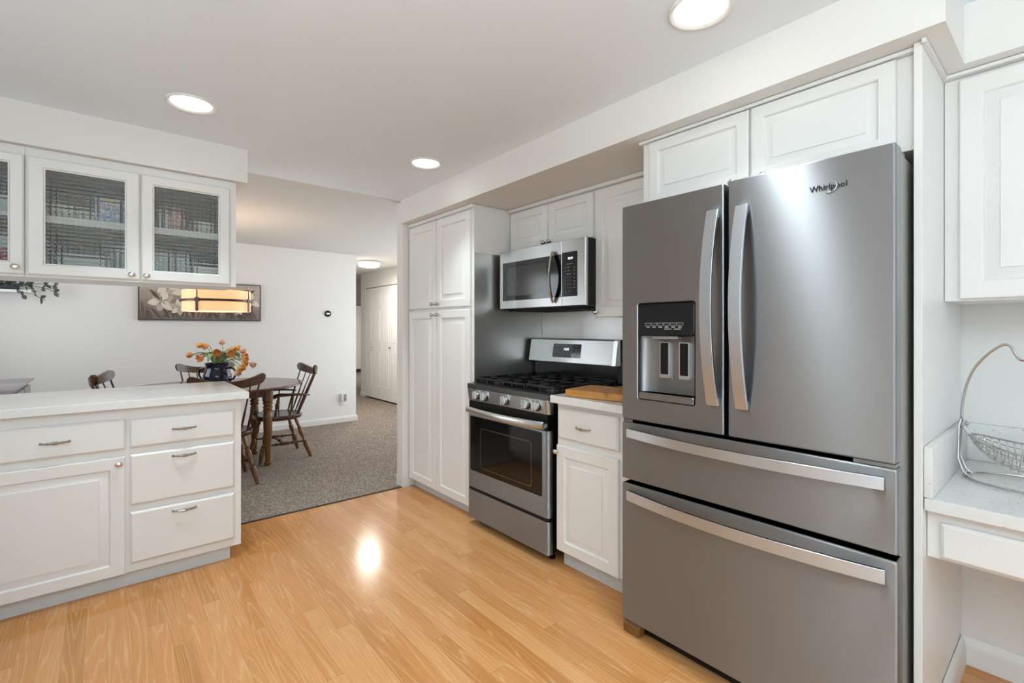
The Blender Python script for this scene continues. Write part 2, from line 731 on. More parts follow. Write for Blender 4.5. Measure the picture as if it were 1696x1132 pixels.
def pull(parent, fr, u, v, d=T, w=0.104):
    mb = MB()
    pts, rr = [], []
    n = 17
    for i in range(n):
        t = i / (n - 1)
        x = (t - 0.5) * w
        pts.append(fr(u + x, v - 0.001 * math.sin(PI * t), d + 0.004 + 0.015 * math.sin(PI * t) ** 0.7))
        r = 0.0035 + 0.0018 * math.sin(PI * t) + (0.0022 if abs(t - 0.5) < 0.08 else 0) + (0.0012 if i in (4, 12) else 0)
        if i in (0, n - 1):
            r = 0.0025
        rr.append(r)
    mb.tube(pts, rr, 8)
    for sx in (-1, 1):
        mb.lathe([(0.006, 0), (0.005, 0.005), (0.003, 0.008)], fr(u + sx * (w / 2 - 0.004), v, d), fr.d, 10)
    return mb.build('handle', 'pewter', parent)


# ------------------------------------------------------------------ setting
CEIL = 2.285
XR = 2.49
XL = -1.2


def sbox(name, mat, *b, bev=0.0):
    return struct(MB().box(*b, bev=bev).build(name, mat, smooth=0 if not bev else 30))


sbox('floor', 'laminate', XL, XR + 0.02, -2.2, 3.50, -0.10, 0.0)
sbox('floor_carpet', 'carpet', XL, 6.6, 3.50, 14.2, -0.10, 0.004)
sbox('trim_1', 'door_dark', XL, 1.80, 3.492, 3.506, -0.02, 0.006)
sbox('ceiling', 'ceiling_paint', XL - 0.1, XR + 0.1, -2.3, 3.50, CEIL, CEIL + 0.1)
sbox('ceiling_dining', 'ceiling_texture', XL - 0.1, 6.7, 3.50, 14.3, CEIL, CEIL + 0.1)
sbox('wall_right', 'wall_paint', XR, XR + 0.1, -2.3, 3.482, 0, CEIL)
sbox('wall_partition', 'wall_paint', 1.80, 3.675, 3.482, 3.585, 0, CEIL, bev=0.008)
sbox('wall_dining', 'wall_paint', XL, 2.625, 6.44, 6.55, 0, CEIL, bev=0.004)
sbox('wall_hall_left', 'wall_paint', 2.515, 2.625, 6.55, 10.0, 0, CEIL)


def wall_with_hole(name, axis, pos, th, a0, a1, h0, h1, z0, z1):
    mb = MB()
    for (p, q, r, s_) in ((a0, h0, 0, CEIL), (h1, a1, 0, CEIL), (h0, h1, 0, z0), (h0, h1, z1, CEIL)):
        if q - p < 1e-4 or s_ - r < 1e-4:
            continue
        if axis == 'x':
            mb.box(min(pos, pos + th), max(pos, pos + th), p, q, r, s_)
        else:
            mb.box(p, q, min(pos, pos + th), max(pos, pos + th), r, s_)
    return struct(mb.build(name, 'wall_paint', smooth=0))


wall_with_hole('wall_left', 'x', XL, -0.1, -2.3, 0.8, -1.4, 0.1, 1.0, 2.0)
wall_with_hole('wall_left_pier', 'x', XL, -0.1, 0.8, 3.5, 1.57, 1.87, 1.0, 2.0)
wall_with_hole('wall_dining_left', 'x', XL, -0.1, 3.5, 6.55, 4.3, 5.8, 1.05, 2.15)
wall_with_hole('wall_rear', 'y', -2.2, -0.1, XL - 0.1, XR + 0.1, -0.6, 1.6, 0.15, 2.15)
# hall side wall with closet opening, end wall with opening, room beyond
wall_with_hole('wall_hall_right', 'x', 3.675, 0.1, 6.6, 8.79, 7.14, 8.565, 0.0, 2.015)
wall_with_hole('wall_dining_right', 'x', 3.675, 0.1, 3.482, 6.6, 3.8, 6.2, 0.35, 2.15)
wall_with_hole('wall_hall_end', 'y', 10.0, 0.1, 2.5, 6.6, 3.62, 4.60, 0.0, 2.0)
sbox('wall_far_left', 'wall_paint', 2.9, 3.0, 10.1, 14.2, 0, CEIL)
sbox('wall_far_right', 'wall_paint', 6.5, 6.6, 8.79, 14.2, 0, CEIL)
sbox('wall_far_end', 'wall_paint', 2.9, 6.6, 14.1, 14.2, 0, CEIL)
sbox('wall_hall_return', 'wall_paint', 3.775, 6.6, 8.69, 8.79, 0, CEIL)
sbox('wall_closet_back', 'wall_paint', 4.35, 4.45, 7.0, 8.69, 0, CEIL)
# far closet door seen through the opening
struct(MB().box(5.0, 6.2, 13.55, 13.60, 0.10, 1.94).build('door_2', 'door_paint', smooth=0))
struct(MB().box(5.0, 6.2, 13.56, 13.62, 0.0, 0.10).build('trim_2', 'door_dark', smooth=0))
struct(MB().box(5.0, 6.2, 13.55, 13.62, 1.94, 1.965).build('trim_3', 'door_dark', smooth=0))

# windows out of frame (wall openings for daylight; the narrow and living-side ones are added)


def window(name, axis, pos, h0, h1, z0, z1, bars):
    t = struct(bpy.data.objects.new(name, None))
    COL.objects.link(t)
    ORIG[name] = Vector((0, 0, 0))
    mb = MB()
    w = 0.05
    segs = [(h0, h0 + w, z0, z1), (h1 - w, h1, z0, z1), (h0, h1, z0, z0 + w), (h0, h1, z1 - w, z1)]
    for k in range(bars):
        c = h0 + (h1 - h0) * (k + 1) / (bars + 1)
        segs.append((c - 0.03, c + 0.03, z0, z1))
    for (p, q, r, s_) in segs:
        if axis == 'x':
            mb.box(pos - 0.06, pos - 0.005, p, q, r, s_)
        else:
            mb.box(p, q, pos - 0.06, pos - 0.005, r, s_)
    mb.build('frame', 'window_frame', t, smooth=0)
    return t


window('window_1', 'x', XL + 0.055, -1.4, 0.1, 1.0, 2.0, 1)
window('added_window_5', 'x', XL + 0.055, 1.57, 1.87, 1.0, 2.0, 0)  # added opening for the invented streak light
window('window_2', 'y', -2.2 + 0.055, -0.6, 1.6, 0.15, 2.15, 1)
window('window_3', 'x', XL + 0.055, 4.3, 5.8, 1.05, 2.15, 1)
window('added_window_4', 'x', 3.735, 3.8, 6.2, 0.35, 2.15, 1)  # added unseen opening, put in to balance the dining light

# soffits
mb = MB()
za = 2.100
mb.loft([[(1.735, 0.236, za), (XR, 0.236, za), (XR, 3.482, za), (1.785, 3.482, za)],
         [(1.735, 0.236, CEIL + 0.002), (XR, 0.236, CEIL + 0.002), (XR, 3.482, CEIL + 0.002), (1.785, 3.482, CEIL + 0.002)]], cap0=True, cap1=True)
struct(mb.build('soffit_right', 'wall_paint', smooth=0))
sbox('soffit_desk', 'wall_paint', 2.064, XR, -2.2, 0.236, za, CEIL + 0.002)
sbox('soffit_peninsula', 'wall_paint', XL, 0.612, 3.057, 3.46, 2.096, CEIL + 0.002)


def baseboard(name, pts, h=0.085, t=0.014):
    """pts: polyline on the floor; the board stands to the left of the direction of travel"""
    mb = MB()
    prof = [(0, 0), (t, 0), (t, h * 0.62), (t * 0.75, h * 0.72), (t * 0.75, h * 0.80), (t * 0.35, h * 0.95), (0.002, h), (0, h)]
    P = [Vector((p[0], p[1], 0)) for p in pts]
    loops = []
    for i, p in enumerate(P):
        d0 = (P[i] - P[i - 1]).normalized() if i > 0 else (P[1] - P[0]).normalized()
        d1 = (P[i + 1] - P[i]).normalized() if i < len(P) - 1 else d0
        n0 = Vector((-d0.y, d0.x, 0))
        n1 = Vector((-d1.y, d1.x, 0))
        nn = (n0 + n1)
        nn = nn / max(0.3, nn.dot(n0))
        loops.append([p + nn * x + Vector((0, 0, z + 0.001)) for x, z in prof])
    mb.loft(loops, cap0=True, cap1=True)
    return struct(mb.build(name, 'trim_paint', smooth=30))


baseboard('baseboard_dining', [(2.627, 9.99), (2.627, 6.438), (XL, 6.438)], t=0.015)
baseboard('baseboard_partition', [(1.868, 3.480), (1.798, 3.480), (1.798, 3.587), (3.67, 3.587)][::-1], h=0.082)
baseboard('baseboard_hall', [(3.673, 8.565), (3.673, 8.79)], h=0.085)
baseboard('baseboard_desk', [(XR - 0.002, -2.15), (XR - 0.002, 0.293), (1.83, 0.293)], h=0.10, t=0.016)

# closet bifold doors in the hall
d1 = struct(bpy.data.objects.new('door_1', None))
COL.objects.link(d1)
ORIG['door_1'] = Vector((0, 0, 0))
f = FX(3.69)
ys = [8.560, 8.207, 7.855, 7.502, 7.150]
for a, b in zip(ys, ys[1:]):
    mb = MB()
    u0, u1 = -a + 0.002, -b - 0.002
    mb.rects(f, [(u0, u1, 0.03, 2.0, 0), (u0, u1, 0.03, 2.0, 0.028), (u0 + 0.002, u1 - 0.002, 0.032, 1.998, 0.03)])
    for (z0, z1) in ((0.24, 0.86), (1.03, 1.60), (1.70, 1.87)):
        mb.rects(f, [(u0 + 0.075, u1 - 0.075, z0, z1, 0.0302), (u0 + 0.078, u1 - 0.078, z0 + 0.003, z1 - 0.003, 0.034), (u0 + 0.088, u1 - 0.088, z0 + 0.012, z1 - 0.012, 0.0305), (u0 + 0.11, u1 - 0.11, z0 + 0.035, z1 - 0.035, 0.036)])
    lf = mb.build('door_leaf', 'door_paint', d1, smooth=25)
for y in (8.22, 7.515):
    mb = MB()
    mb.lathe([(0.012, 0), (0.008, 0.01), (0.016, 0.022), (0.012, 0.032), (0, 0.034)], (3.66, y, 0.945), (-1, 0, 0), 14)
    mb.build('door_knob', 'pewter', d1)
struct(MB().box(3.68, 3.72, 7.145, 8.563, 2.0, 2.012).build('trim_4', 'door_dark', smooth=0))
struct(MB().box(3.69, 3.72, 7.145, 8.563, 0.005, 0.028).build('trim_5', 'door_dark', smooth=0))

# ------------------------------------------------------------------ ceiling lamps


def recessed(x, y, label):
    t = thing('recessed_light', label, 'ceiling light', (x, y, CEIL), 'recessed ceiling lights')
    mb = MB()
    mb.lathe([(0.076, -0.001), (0.080, -0.002), (0.088, -0.009), (0.094, -0.010), (0.098, -0.006), (0.099, -0.0005)], (x, y, CEIL), (0, 0, 1), 48, cap=False)
    mb.build('trim_ring', 'white_plastic', t)
    MB().lathe([(0.0, -0.0015), (0.078, -0.0015), (0.078, -0.004), (0.0, -0.004)], (x, y, CEIL), (0, 0, 1), 40, cap=False).build('lens', 'lamp_lens', t)
    area_light('recessed_lamp', (x, y, CEIL - 0.014), (0, 0, -1), 0.15, 0.15, CAN_POWER, (0.84, 0.955, 1.0), 'DISK', t, 1.5)
    return t


recessed(0.292, 2.591, 'white recessed ceiling light above the peninsula counter, near the glass cabinets')
recessed(1.497, 2.595, 'white recessed ceiling light in front of the tall pantry cabinet')
recessed(1.446, 0.782, 'large round recessed ceiling light above the front of the refrigerator')
recessed(0.292, 0.782, 'recessed ceiling light over the middle of the wood floor, outside the photo')

t = thing('flush_ceiling_light', 'round white flush ceiling light glowing in the hallway', 'ceiling light', (3.03, 6.94, CEIL))
MB().lathe([(0.13, 0), (0.165, -0.008), (0.170, -0.03), (0.160, -0.035)], (3.03, 6.94, CEIL), (0, 0, 1), 40).build('base', 'white_plastic', t)
MB().lathe([(0.155, -0.034), (0.155, -0.06), (0.145, -0.078), (0.11, -0.088), (0.0, -0.092)], (3.03, 6.94, CEIL), (0, 0, 1), 40, cap=False).build('diffuser', 'hall_lens', t)
area_light('hall_lamp', (3.03, 6.94, CEIL - 0.10), (0, 0, -1), 0.28, 0.28, 22, (1.0, 0.95, 0.88), 'DISK', t)
t = thing('added_far_light', 'added unseen lamp brightening the room beyond the hall', 'ceiling light', (5.2, 11.6, CEIL))
MB().lathe([(0.1, 0), (0.12, -0.01), (0.12, -0.04), (0.1, -0.06), (0.0, -0.065)], (5.2, 11.6, CEIL), (0, 0, 1), 24).build('diffuser', 'hall_lens', t)  # added lamp with no seen source, lights the far room
area_light('added_far_lamp', (5.2, 11.6, CEIL - 0.07), (0, 0, -1), 0.2, 0.2, 34, (1.0, 0.95, 0.9), 'DISK', t)

# added uplight bowl behind the camera, invented to brighten the ceiling
gx, gy = -0.62, -0.45
t = thing('added_uplight_bowl', 'added unseen uplight bowl behind the camera, brightening the ceiling', 'pendant light', (gx, gy, CEIL))
MB().lathe([(0.0, 1.50), (0.10, 1.505), (0.17, 1.535), (0.205, 1.585), (0.20, 1.587), (0.165, 1.542), (0.10, 1.512), (0.0, 1.507)], (gx, gy, 0), (0, 0, 1), 40, cap=False).build('bowl', 'white_ceramic', t)
mb = MB()
for k in range(3):
    a_ = 2 * PI * k / 3
    mb.tube([(gx + 0.2 * math.cos(a_), gy + 0.2 * math.sin(a_), 1.585), (gx, gy, 2.05)], 0.003, 6)
mb.lathe([(0.006, 2.04), (0.006, CEIL - 0.03), (0.05, CEIL - 0.025), (0.055, CEIL - 0.001)], (gx, gy, 0), (0, 0, 1), 16)
mb.build('hanger', 'pewter', t)
area_light('added_uplight', (gx, gy, 1.592), (0, 0, 1), 0.30, 0.30, ADDED_BOWL_POWER, (0.86, 0.97, 1.0), 'DISK', t)

# ------------------------------------------------------------------ peninsula cabinets
f = FY(3.0)


def base_body(parent, x0, x1, y0, y1, z0=0.075, z1=0.876, toe=None, front='y'):
    MB().box(x0, x1, y0, y1, z0, z1).build('body', 'cabinet_paint', parent, smooth=0)
    if toe:
        MB().box(*toe).build('toe_kick', 'toe_kick_paint', parent, smooth=0)


t = thing('base_cabinet', 'white peninsula base cabinet with three drawers, at the free end by the carpet', 'cabinet', (0.32, 3.3, 0))
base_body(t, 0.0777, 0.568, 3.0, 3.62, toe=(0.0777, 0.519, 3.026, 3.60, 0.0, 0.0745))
for (v0, v1, hv) in ((0.684, 0.822, 0.755), (0.403, 0.649, 0.617), (0.119, 0.368, 0.336)):
    d = drawer(t, f, 0.087, 0.533, v0, v1)
    pull(d, f, 0.306, hv)
t = thing('base_cabinet', 'white peninsula base cabinet with one drawer above a wide raised-panel door', 'cabinet', (-0.45, 3.3, 0))
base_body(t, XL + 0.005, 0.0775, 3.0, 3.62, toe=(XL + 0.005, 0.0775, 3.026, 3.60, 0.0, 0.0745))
d = drawer(t, f, -0.47, 0.069, 0.682, 0.828)
pull(d, f, -0.178, 0.752)
d = door(t, f, -0.47, 0.068, 0.076, 0.646)
knob(d, f, 0.044, 0.616)
d = drawer(t, f, -1.02, -0.487, 0.682, 0.828)
pull(d, f, -0.75, 0.752)
d = door(t, f, -1.02, -0.487, 0.076, 0.646)
knob(d, f, -0.51, 0.616)

mb = MB().box(XL + 0.004, 0.602, 2.963, 3.675, 0.878, 0.918, bev=0.005)
tag(mb.build('countertop', 'quartz', smooth=30), 'long white speckled quartz countertop on the peninsula cabinets', 'countertop')

# run of cabinets along the sink wall, left of the camera
t = thing('base_cabinet', 'white base cabinets along the sink wall, left of the photo', 'cabinet', (-0.9, 0.4, 0))
MB().box(XL + 0.004, -0.60, -2.0, 2.955, 0.095, 0.876).build('body', 'cabinet_paint', t, smooth=0)
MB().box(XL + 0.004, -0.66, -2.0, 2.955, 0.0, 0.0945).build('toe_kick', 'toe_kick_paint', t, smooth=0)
fl = Fr((-0.60, 0, 0), (0, 1, 0))
for k in range(8):
    u0 = -1.98 + k * 0.6
    d = drawer(t, fl, u0, u0 + 0.58, 0.69, 0.84)
    pull(d, fl, u0 + 0.29, 0.765)
    d = door(t, fl, u0, u0 + 0.58, 0.10, 0.67)
    knob(d, fl, u0 + 0.54, 0.63)
o = MB().box(XL + 0.004, -0.57, -2.0, 2.960, 0.878, 0.918, bev=0.005).build('countertop', 'quartz', smooth=30)
tag(o, 'white quartz countertop along the sink wall, left of the photo', 'countertop')

# glass-front wall cabinets
f = FY(3.09)
TOPZ, BOTZ = 2.094, 1.502


def glass_cabinet(label, x0, x1, loc):
    t = thing('wall_cabinet', label, 'cabinet', loc)
    mb = MB()
    th = 0.018
    ya, yb = 3.0903, 3.41
    mb.box(x0, x0 + th, ya, yb, BOTZ, TOPZ)
    mb.box(x1 - th, x1, ya, yb, BOTZ, TOPZ)
    mb.box(x0 + th, x1 - th, ya, yb, BOTZ, BOTZ + 0.04)
    mb.box(x0 + th, x1 - th, ya, yb, TOPZ - 0.06, TOPZ)
    mb.box(x0 + th, x1 - th, yb - 0.012, yb, BOTZ + 0.04, TOPZ - 0.06)
    for (a_, b_) in ((x0 + th, x0 + 0.032), (x1 - 0.036, x1 - th), ((x0 + x1) / 2 - 0.03, (x0 + x1) / 2 + 0.03)):
        mb.box(a_, b_, ya, ya + 0.02, BOTZ + 0.04, TOPZ - 0.06)
    mb.build('body', 'cabinet_paint', t, smooth=0)
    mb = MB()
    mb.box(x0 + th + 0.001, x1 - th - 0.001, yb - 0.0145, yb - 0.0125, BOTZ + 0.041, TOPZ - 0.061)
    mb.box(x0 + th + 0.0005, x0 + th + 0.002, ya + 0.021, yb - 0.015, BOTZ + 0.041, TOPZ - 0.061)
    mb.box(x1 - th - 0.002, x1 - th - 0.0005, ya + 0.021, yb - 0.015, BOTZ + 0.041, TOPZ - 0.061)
    mb.build('shade_lining', 'cabinet_inside_shade', t, smooth=0)  # thin added liner, coloured darker to imitate interior shade
    MB().box(x0 + th + 0.003, x1 - th - 0.003, 3.115, yb - 0.015, 1.768, 1.790).build('shelf', 'cabinet_paint', t, smooth=0)
    return t


def pressed_pane(parent, u0, u1, v0, v1, pitch=0.0185, sub=8, amp=0.0052):
    """a sheet with square pillows pressed into its front, flat at the back"""
    nu, nv = round((u1 - u0) / pitch), round((v1 - v0) / pitch)
    us = [u0 + (u1 - u0) * i / (nu * sub) for i in range(nu * sub + 1)]
    vs_ = [v0 + (v1 - v0) * i / (nv * sub) for i in range(nv * sub + 1)]

    def pil(i):
        x = 2 * (i % sub) / sub - 1
        return 1 - x * x
    mb = MB()
    V = [[mb.bm.verts.new(f(u, v, 0.0055 + amp * 0.5 * (pil(i) + pil(j)))) for j, v in enumerate(vs_)] for i, u in enumerate(us)]
    for i in range(len(us) - 1):
        for j in range(len(vs_) - 1):
            mb.face([V[i][j], V[i + 1][j], V[i + 1][j + 1], V[i][j + 1]])
    a, b, c, d_ = V[0][0], V[-1][0], V[-1][-1], V[0][-1]
    B = [mb.bm.verts.new(f(u, v, 0.002)) for u, v in ((u0, v0), (u1, v0), (u1, v1), (u0, v1))]
    mb.face(B[::-1])
    for row, p, q in (([r[0] for r in V], B[0], B[1]), (V[-1], B[1], B[2]), ([r[-1] for r in V][::-1], B[2], B[3]), (V[0][::-1], B[3], B[0])):
        mb.face([p, q] + row[::-1])
    return mb.build('glass_pane', 'pressed_glass', parent, smooth=50)


def glass_door(t, u0, u1, g0, g1, z0=1.512, z1=2.052, h0=1.566, h1=2.0, kn=None):
    mb = MB()
    mb.rects(f, [(u0, u1, z0, z1, 0.0), (u0, u1, z0, z1, 0.014), (u0 + 0.006, u1 - 0.006, z0 + 0.006, z1 - 0.006, T),
                 (g0 - 0.008, g1 + 0.008, h0 - 0.008, h1 + 0.008, T), (g0 - 0.004, g1 + 0.004, h0 - 0.004, h1 + 0.004, 0.013), (g0, g1, h0, h1, 0.012), (g0, g1, h0, h1, 0.0)],
             cap0=False, cap1=False)
    # back ring
    mb.rects(f, [(g0, g1, h0, h1, 0.0), (u0, u1, z0, z1, 0.0)], cap0=False, cap1=False)
    d = mb.build('door', 'cabinet_paint', t, smooth=25)
    pressed_pane(d, g0 + 0.0005, g1 - 0.0005, h0 + 0.0005, h1 - 0.0005)
    knob(d, f, *kn)
    return d


t = glass_cabinet('white wall cabinet with two pressed-glass doors hanging over the free end of the peninsula', -0.283, 0.560, (0.14, 3.25, BOTZ))
glass_door(t, -0.276, 0.126, -0.216, 0.069, kn=(0.095, 1.536))
glass_door(t, 0.134, 0.527, 0.187, 0.472, kn=(0.154, 1.534))
t = glass_cabinet('white glass-door wall cabinet cut off by the left edge, navy and red dishes inside', -1.195, -0.284, (-0.74, 3.25, BOTZ))
glass_door(t, -0.70, -0.286, -0.640, -0.337, h0=1.570, h1=2.007, kn=(-0.312, 1.542))
glass_door(t, -1.15, -0.710, -1.09, -0.77, h0=1.570, h1=2.007, kn=(-0.735, 1.542))

# dishes and boxes behind the glass
SH = 1.791
BT = 1.543


def dish_box(x0, x1, y0, y1, z, h, mat, name, label, cat):
    o = MB().box(x0, x1, y0, y1, z, z + h, bev=0.003).build(name, mat, smooth=30)
    return tag(o, label, cat)


def bowl(x, y, z, r, h, mat, name, label, cat, group=None):
    o = MB().lathe([(r * 0.5, 0), (r * 0.55, 0.004), (r * 0.9, h * 0.5), (r, h), (r * 0.95, h), (r * 0.84, h * 0.5), (r * 0.5, 0.012), (0, 0.010)], (x, y, z), (0, 0, 1), 28).build(name, mat)
    return tag(o, label, cat, group)


bowl(-0.170, 3.24, SH, 0.062, 0.075, 'white_ceramic', 'bowl', 'white bowl on the upper shelf at the left of the wider glass door', 'bowl')
o = MB().lathe([(0.032, 0), (0.036, 0.004), (0.037, 0.06), (0.034, 0.06), (0.033, 0.008), (0, 0.006)], (-0.078, 3.22, SH), (0, 0, 1), 22).tube([(-0.043, 3.215, SH + 0.05), (-0.02, 3.213, SH + 0.045), (-0.02, 3.213, SH + 0.02), (-0.043, 3.215, SH + 0.012)], 0.004).build('mug', 'white_ceramic')
tag(o, 'small white mug on the upper shelf behind the wider glass door', 'mug')
dish_box(-0.036, 0.058, 3.15, 3.22, SH, 0.125, 'print_blue', 'food_box', 'blue and white printed box with a yellow spot behind the glass', 'box')
dish_box(-0.222, -0.196, 3.14, 3.30, BT, 0.13, 'blue_glassware', 'storage_box', 'narrow dark blue box at the bottom left behind the wider glass door', 'box')
dish_box(-0.185, 0.00, 3.20, 3.34, BT, 0.085, 'pale_plastic', 'storage_box', 'pale storage box on the cabinet floor behind the wider glass door', 'box')
dish_box(0.015, 0.105, 3.24, 3.36, BT, 0.15, 'clear_plastic', 'storage_jar', 'grey plastic container on the cabinet floor, right of the pale box', 'container')
o = MB().lathe([(0.036, 0), (0.038, 0.003), (0.038, 0.118), (0.034, 0.122), (0, 0.123)], (0.290, 3.20, SH), (0, 0, 1), 26).build('tin', 'print_red')
tag(o, 'white tin with red print on the upper shelf behind the end glass door', 'tin')
dish_box(0.222, 0.250, 3.19, 3.28, SH, 0.115, 'pale_plastic', 'food_box', 'narrow pale box left of the red printed tin on the shelf', 'box')
bowl(0.425, 3.22, SH, 0.062, 0.07, 'white_ceramic', 'bowl', 'white bowl on the upper shelf behind the end glass door', 'bowl')
dish_box(0.175, 0.265, 3.18, 3.32, BT, 0.13, 'pale_green_plastic', 'storage_box', 'pale green container at the bottom left behind the end glass door', 'container')
dish_box(0.285, 0.355, 3.20, 3.33, BT, 0.12, 'clear_plastic', 'storage_jar', 'grey jar on the cabinet floor behind the middle of the end glass door', 'jar')
dish_box(0.370, 0.520, 3.17, 3.33, BT, 0.075, 'white_plastic', 'storage_box', 'white box at the bottom right behind the end glass door', 'box')
dish_box(0.370, 0.520, 3.17, 3.33, BT + 0.076, 0.055, 'dark_basket', 'basket', 'dark flat basket stacked on the white box behind the end glass door', 'basket')
for k, (z, mt, nm, lb, ct) in enumerate(((SH, 'pale_plastic', 'storage_box', 'pale container on the upper shelf behind the cut-off glass door', 'container'),
                                         (BT, 'red_plastic', 'storage_box', 'red container at the bottom of the cut-off glass cabinet', 'container'))):
    dish_box(-0.46, -0.33, 3.16, 3.30, z, 0.085, mt, nm, lb, ct)
dish_box(-0.46, -0.33, 3.16, 3.30, SH + 0.086, 0.075, 'blue_glassware', 'dish', 'navy dish on top of the pale container behind the cut-off door', 'dish')
dish_box(-0.46, -0.33, 3.16, 3.30, BT + 0.086, 0.07, 'clear_plastic', 'storage_box', 'grey container stacked on the red one behind the cut-off door', 'container')

# ------------------------------------------------------------------ pantry
XP = 1.866
f = FX(XP)
t = thing('pantry_cabinet', 'tall white four-door pantry cabinet between the hall opening and the stove', 'cabinet', (2.18, 3.04, 0))
MB().box(XP, XR - 0.002, 2.603, 3.478, 0.070, 2.097).build('body', 'cabinet_paint', t, smooth=0, bevel=0.0015)
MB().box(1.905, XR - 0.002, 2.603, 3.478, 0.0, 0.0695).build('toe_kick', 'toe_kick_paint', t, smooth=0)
MB().box(XP - 0.018, XP, 2.600, 3.478, 2.072, 2.0975).build('cornice', 'cabinet_paint', t, smooth=0, bevel=0.003)
kz = ((1.405 + 0.04), (1.398 - 0.035))
for (v0, v1, kv) in ((1.418, 2.062, 1.447), (0.074, 1.399, 1.368)):
    d = door(t, f, -3.466, -3.062, v0, v1)
    knob(d, f, -3.090, kv, mat='pewter')
    d = door(t, f, -3.050, -2.624, v0, v1)
    knob(d, f, -3.022, kv, mat='pewter')

# stainless sheets around the stove
mb = MB().box(1.868, XR - 0.004, 2.5995, 2.602, 0.80, 1.775)
o = mb.build('steel_side_panel', 'stainless_panel', smooth=0, uv=True)
tag(o, 'stainless sheet screwed to the pantry side next to the stove', 'splash panel')
po = o
for z in (0.97, 1.12, 1.28, 1.43, 1.58, 1.76):
    mb = MB().lathe([(0.004, 0), (0.003, 0.002), (0, 0.0022)], (1.876, 2.5995, z), (0, -1, 0), 10)
    for v in mb.bm.verts:
        v.co -= po.location
    sc_o = mb.build('screw', 'pewter')
    sc_o.parent = po
mb = MB().box(XR - 0.0035, XR - 0.001, 1.30, 2.598, 0.93, 1.45)
tag(mb.build('steel_back_panel', 'stainless_panel', smooth=0, uv=True), 'stainless sheet on the wall between the stove and the microwave', 'splash panel')

# ------------------------------------------------------------------ upper cabinets on the stove wall
f = FX(2.18)
t = thing('wall_cabinet', 'short white two-door wall cabinet directly above the microwave', 'cabinet', (2.33, 2.2, 1.79))
MB().box(2.18, XR - 0.002, 1.806, 2.5985, 1.792, 2.075).build('body', 'cabinet_paint', t, smooth=0)
MB().box(2.155, XR - 0.002, 1.806, 2.5985, 2.0755, 2.0985).build('cornice', 'cabinet_paint', t, smooth=0, bevel=0.004)
d = door(t, f, -2.578, -2.212, 1.800, 2.066, fw=0.85)
knob(d, f, -2.232, 1.822, mat='pewter')
d = door(t, f, -2.203, -1.832, 1.800, 2.066, fw=0.85)
knob(d, f, -2.183, 1.822, mat='pewter')
t = thing('wall_cabinet', 'tall white single-door wall cabinet between the microwave and the refrigerator', 'cabinet', (2.33, 1.54, 1.33))
MB().box(2.18, XR - 0.002, 1.268, 1.805, 1.335, 2.075).build('body', 'cabinet_paint', t, smooth=0)
MB().box(2.155, XR - 0.002, 1.268, 1.805, 2.0755, 2.0985).build('cornice', 'cabinet_paint', t, smooth=0, bevel=0.004)
d = door(t, f, -1.815, -1.290, 1.332, 2.066)
knob(d, f, -1.795, 1.362)

f = FX(1.84)
t = thing('wall_cabinet', 'white two-door cabinet over the refrigerator, under the soffit', 'cabinet', (2.1, 0.8, 1.8))
MB().box(1.84, XR - 0.002, 0.316, 1.265, 1.800, 2.085).build('body', 'cabinet_paint', t, smooth=0, bevel=0.0015)
MB().box(1.818, XR - 0.002, 0.316, 1.275, 2.0855, 2.0985).build('cornice', 'cabinet_paint', t, smooth=0, bevel=0.003)
d = door(t, f, -1.225, -0.797, 1.805, 2.082, fw=0.8)
knob(d, f, -0.850, 1.818)
d = door(t, f, -0.788, -0.360, 1.805, 2.082, fw=0.8)
knob(d, f, -0.738, 1.818)

o = MB().box(1.80, XR - 0.002, 0.2947, 0.3146, 0.0, 2.0985).build('end_panel', 'cabinet_paint', smooth=0, bevel=0.0015)
tag(o, 'tall white end panel standing between the refrigerator and the desk', 'panel')

# base cabinet right of the stove
f = FX(1.836)
t = thing('base_cabinet', 'narrow white base cabinet with one drawer and one door between stove and refrigerator', 'cabinet', (2.15, 1.53, 0))
MB().box(1.836, XR - 0.002, 1.268, 1.796, 0.095, 0.876).build('body', 'cabinet_paint', t, smooth=0, bevel=0.0015)
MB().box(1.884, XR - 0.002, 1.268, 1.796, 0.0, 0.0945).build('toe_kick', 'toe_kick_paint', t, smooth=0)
d = drawer(t, f, -1.780, -1.389, 0.690, 0.850)
pull(d, f, -1.602, 0.765, w=0.098)
d = door(t, f, -1.790, -1.389, 0.098, 0.653)
knob(d, f, -1.779, 0.620)
o = MB().box(1.775, XR - 0.004, 1.262, 1.797, 0.878, 0.918, bev=0.006).build('countertop', 'quartz', smooth=30)
tag(o, 'short white quartz countertop between the stove and the refrigerator', 'countertop')

a = math.radians(9.5)
mb = MB()
mb.box(0, 0.25, -0.37, 0, 0, 0.036, bev=0.004)
o = mb.build('cutting_board', 'cutting_wood', smooth=30)
o.rotation_euler = (0, 0, a)
o.location = (1.797, 1.706, 0.9195)
o['label'] = 'thick wooden cutting board on the short counter beside the stove'
o['category'] = 'cutting board'

# ------------------------------------------------------------------ gas range
Y0, Y1 = 1.831, 2.583
f = FX(1.80)
t = thing('gas_range', 'stainless gas stove with five front knobs and black oven window', 'stove', (2.13, 2.19, 0))
mb = MB()
mb.box(1.835, 2.44, Y0 + 0.004, Y1 - 0.004, 0.055, 0.893)
mb.build('body', 'black_satin', t, smooth=0)
for (x, y) in ((1.88, Y0 + 0.05), (1.88, Y1 - 0.05), (2.38, Y0 + 0.05), (2.38, Y1 - 0.05)):
    MB().lathe([(0.018, 0), (0.018, 0.012), (0.010, 0.014), (0.010, 0.056)], (x, y, 0), (0, 0, 1), 14).build('leg', 'black_satin', t)


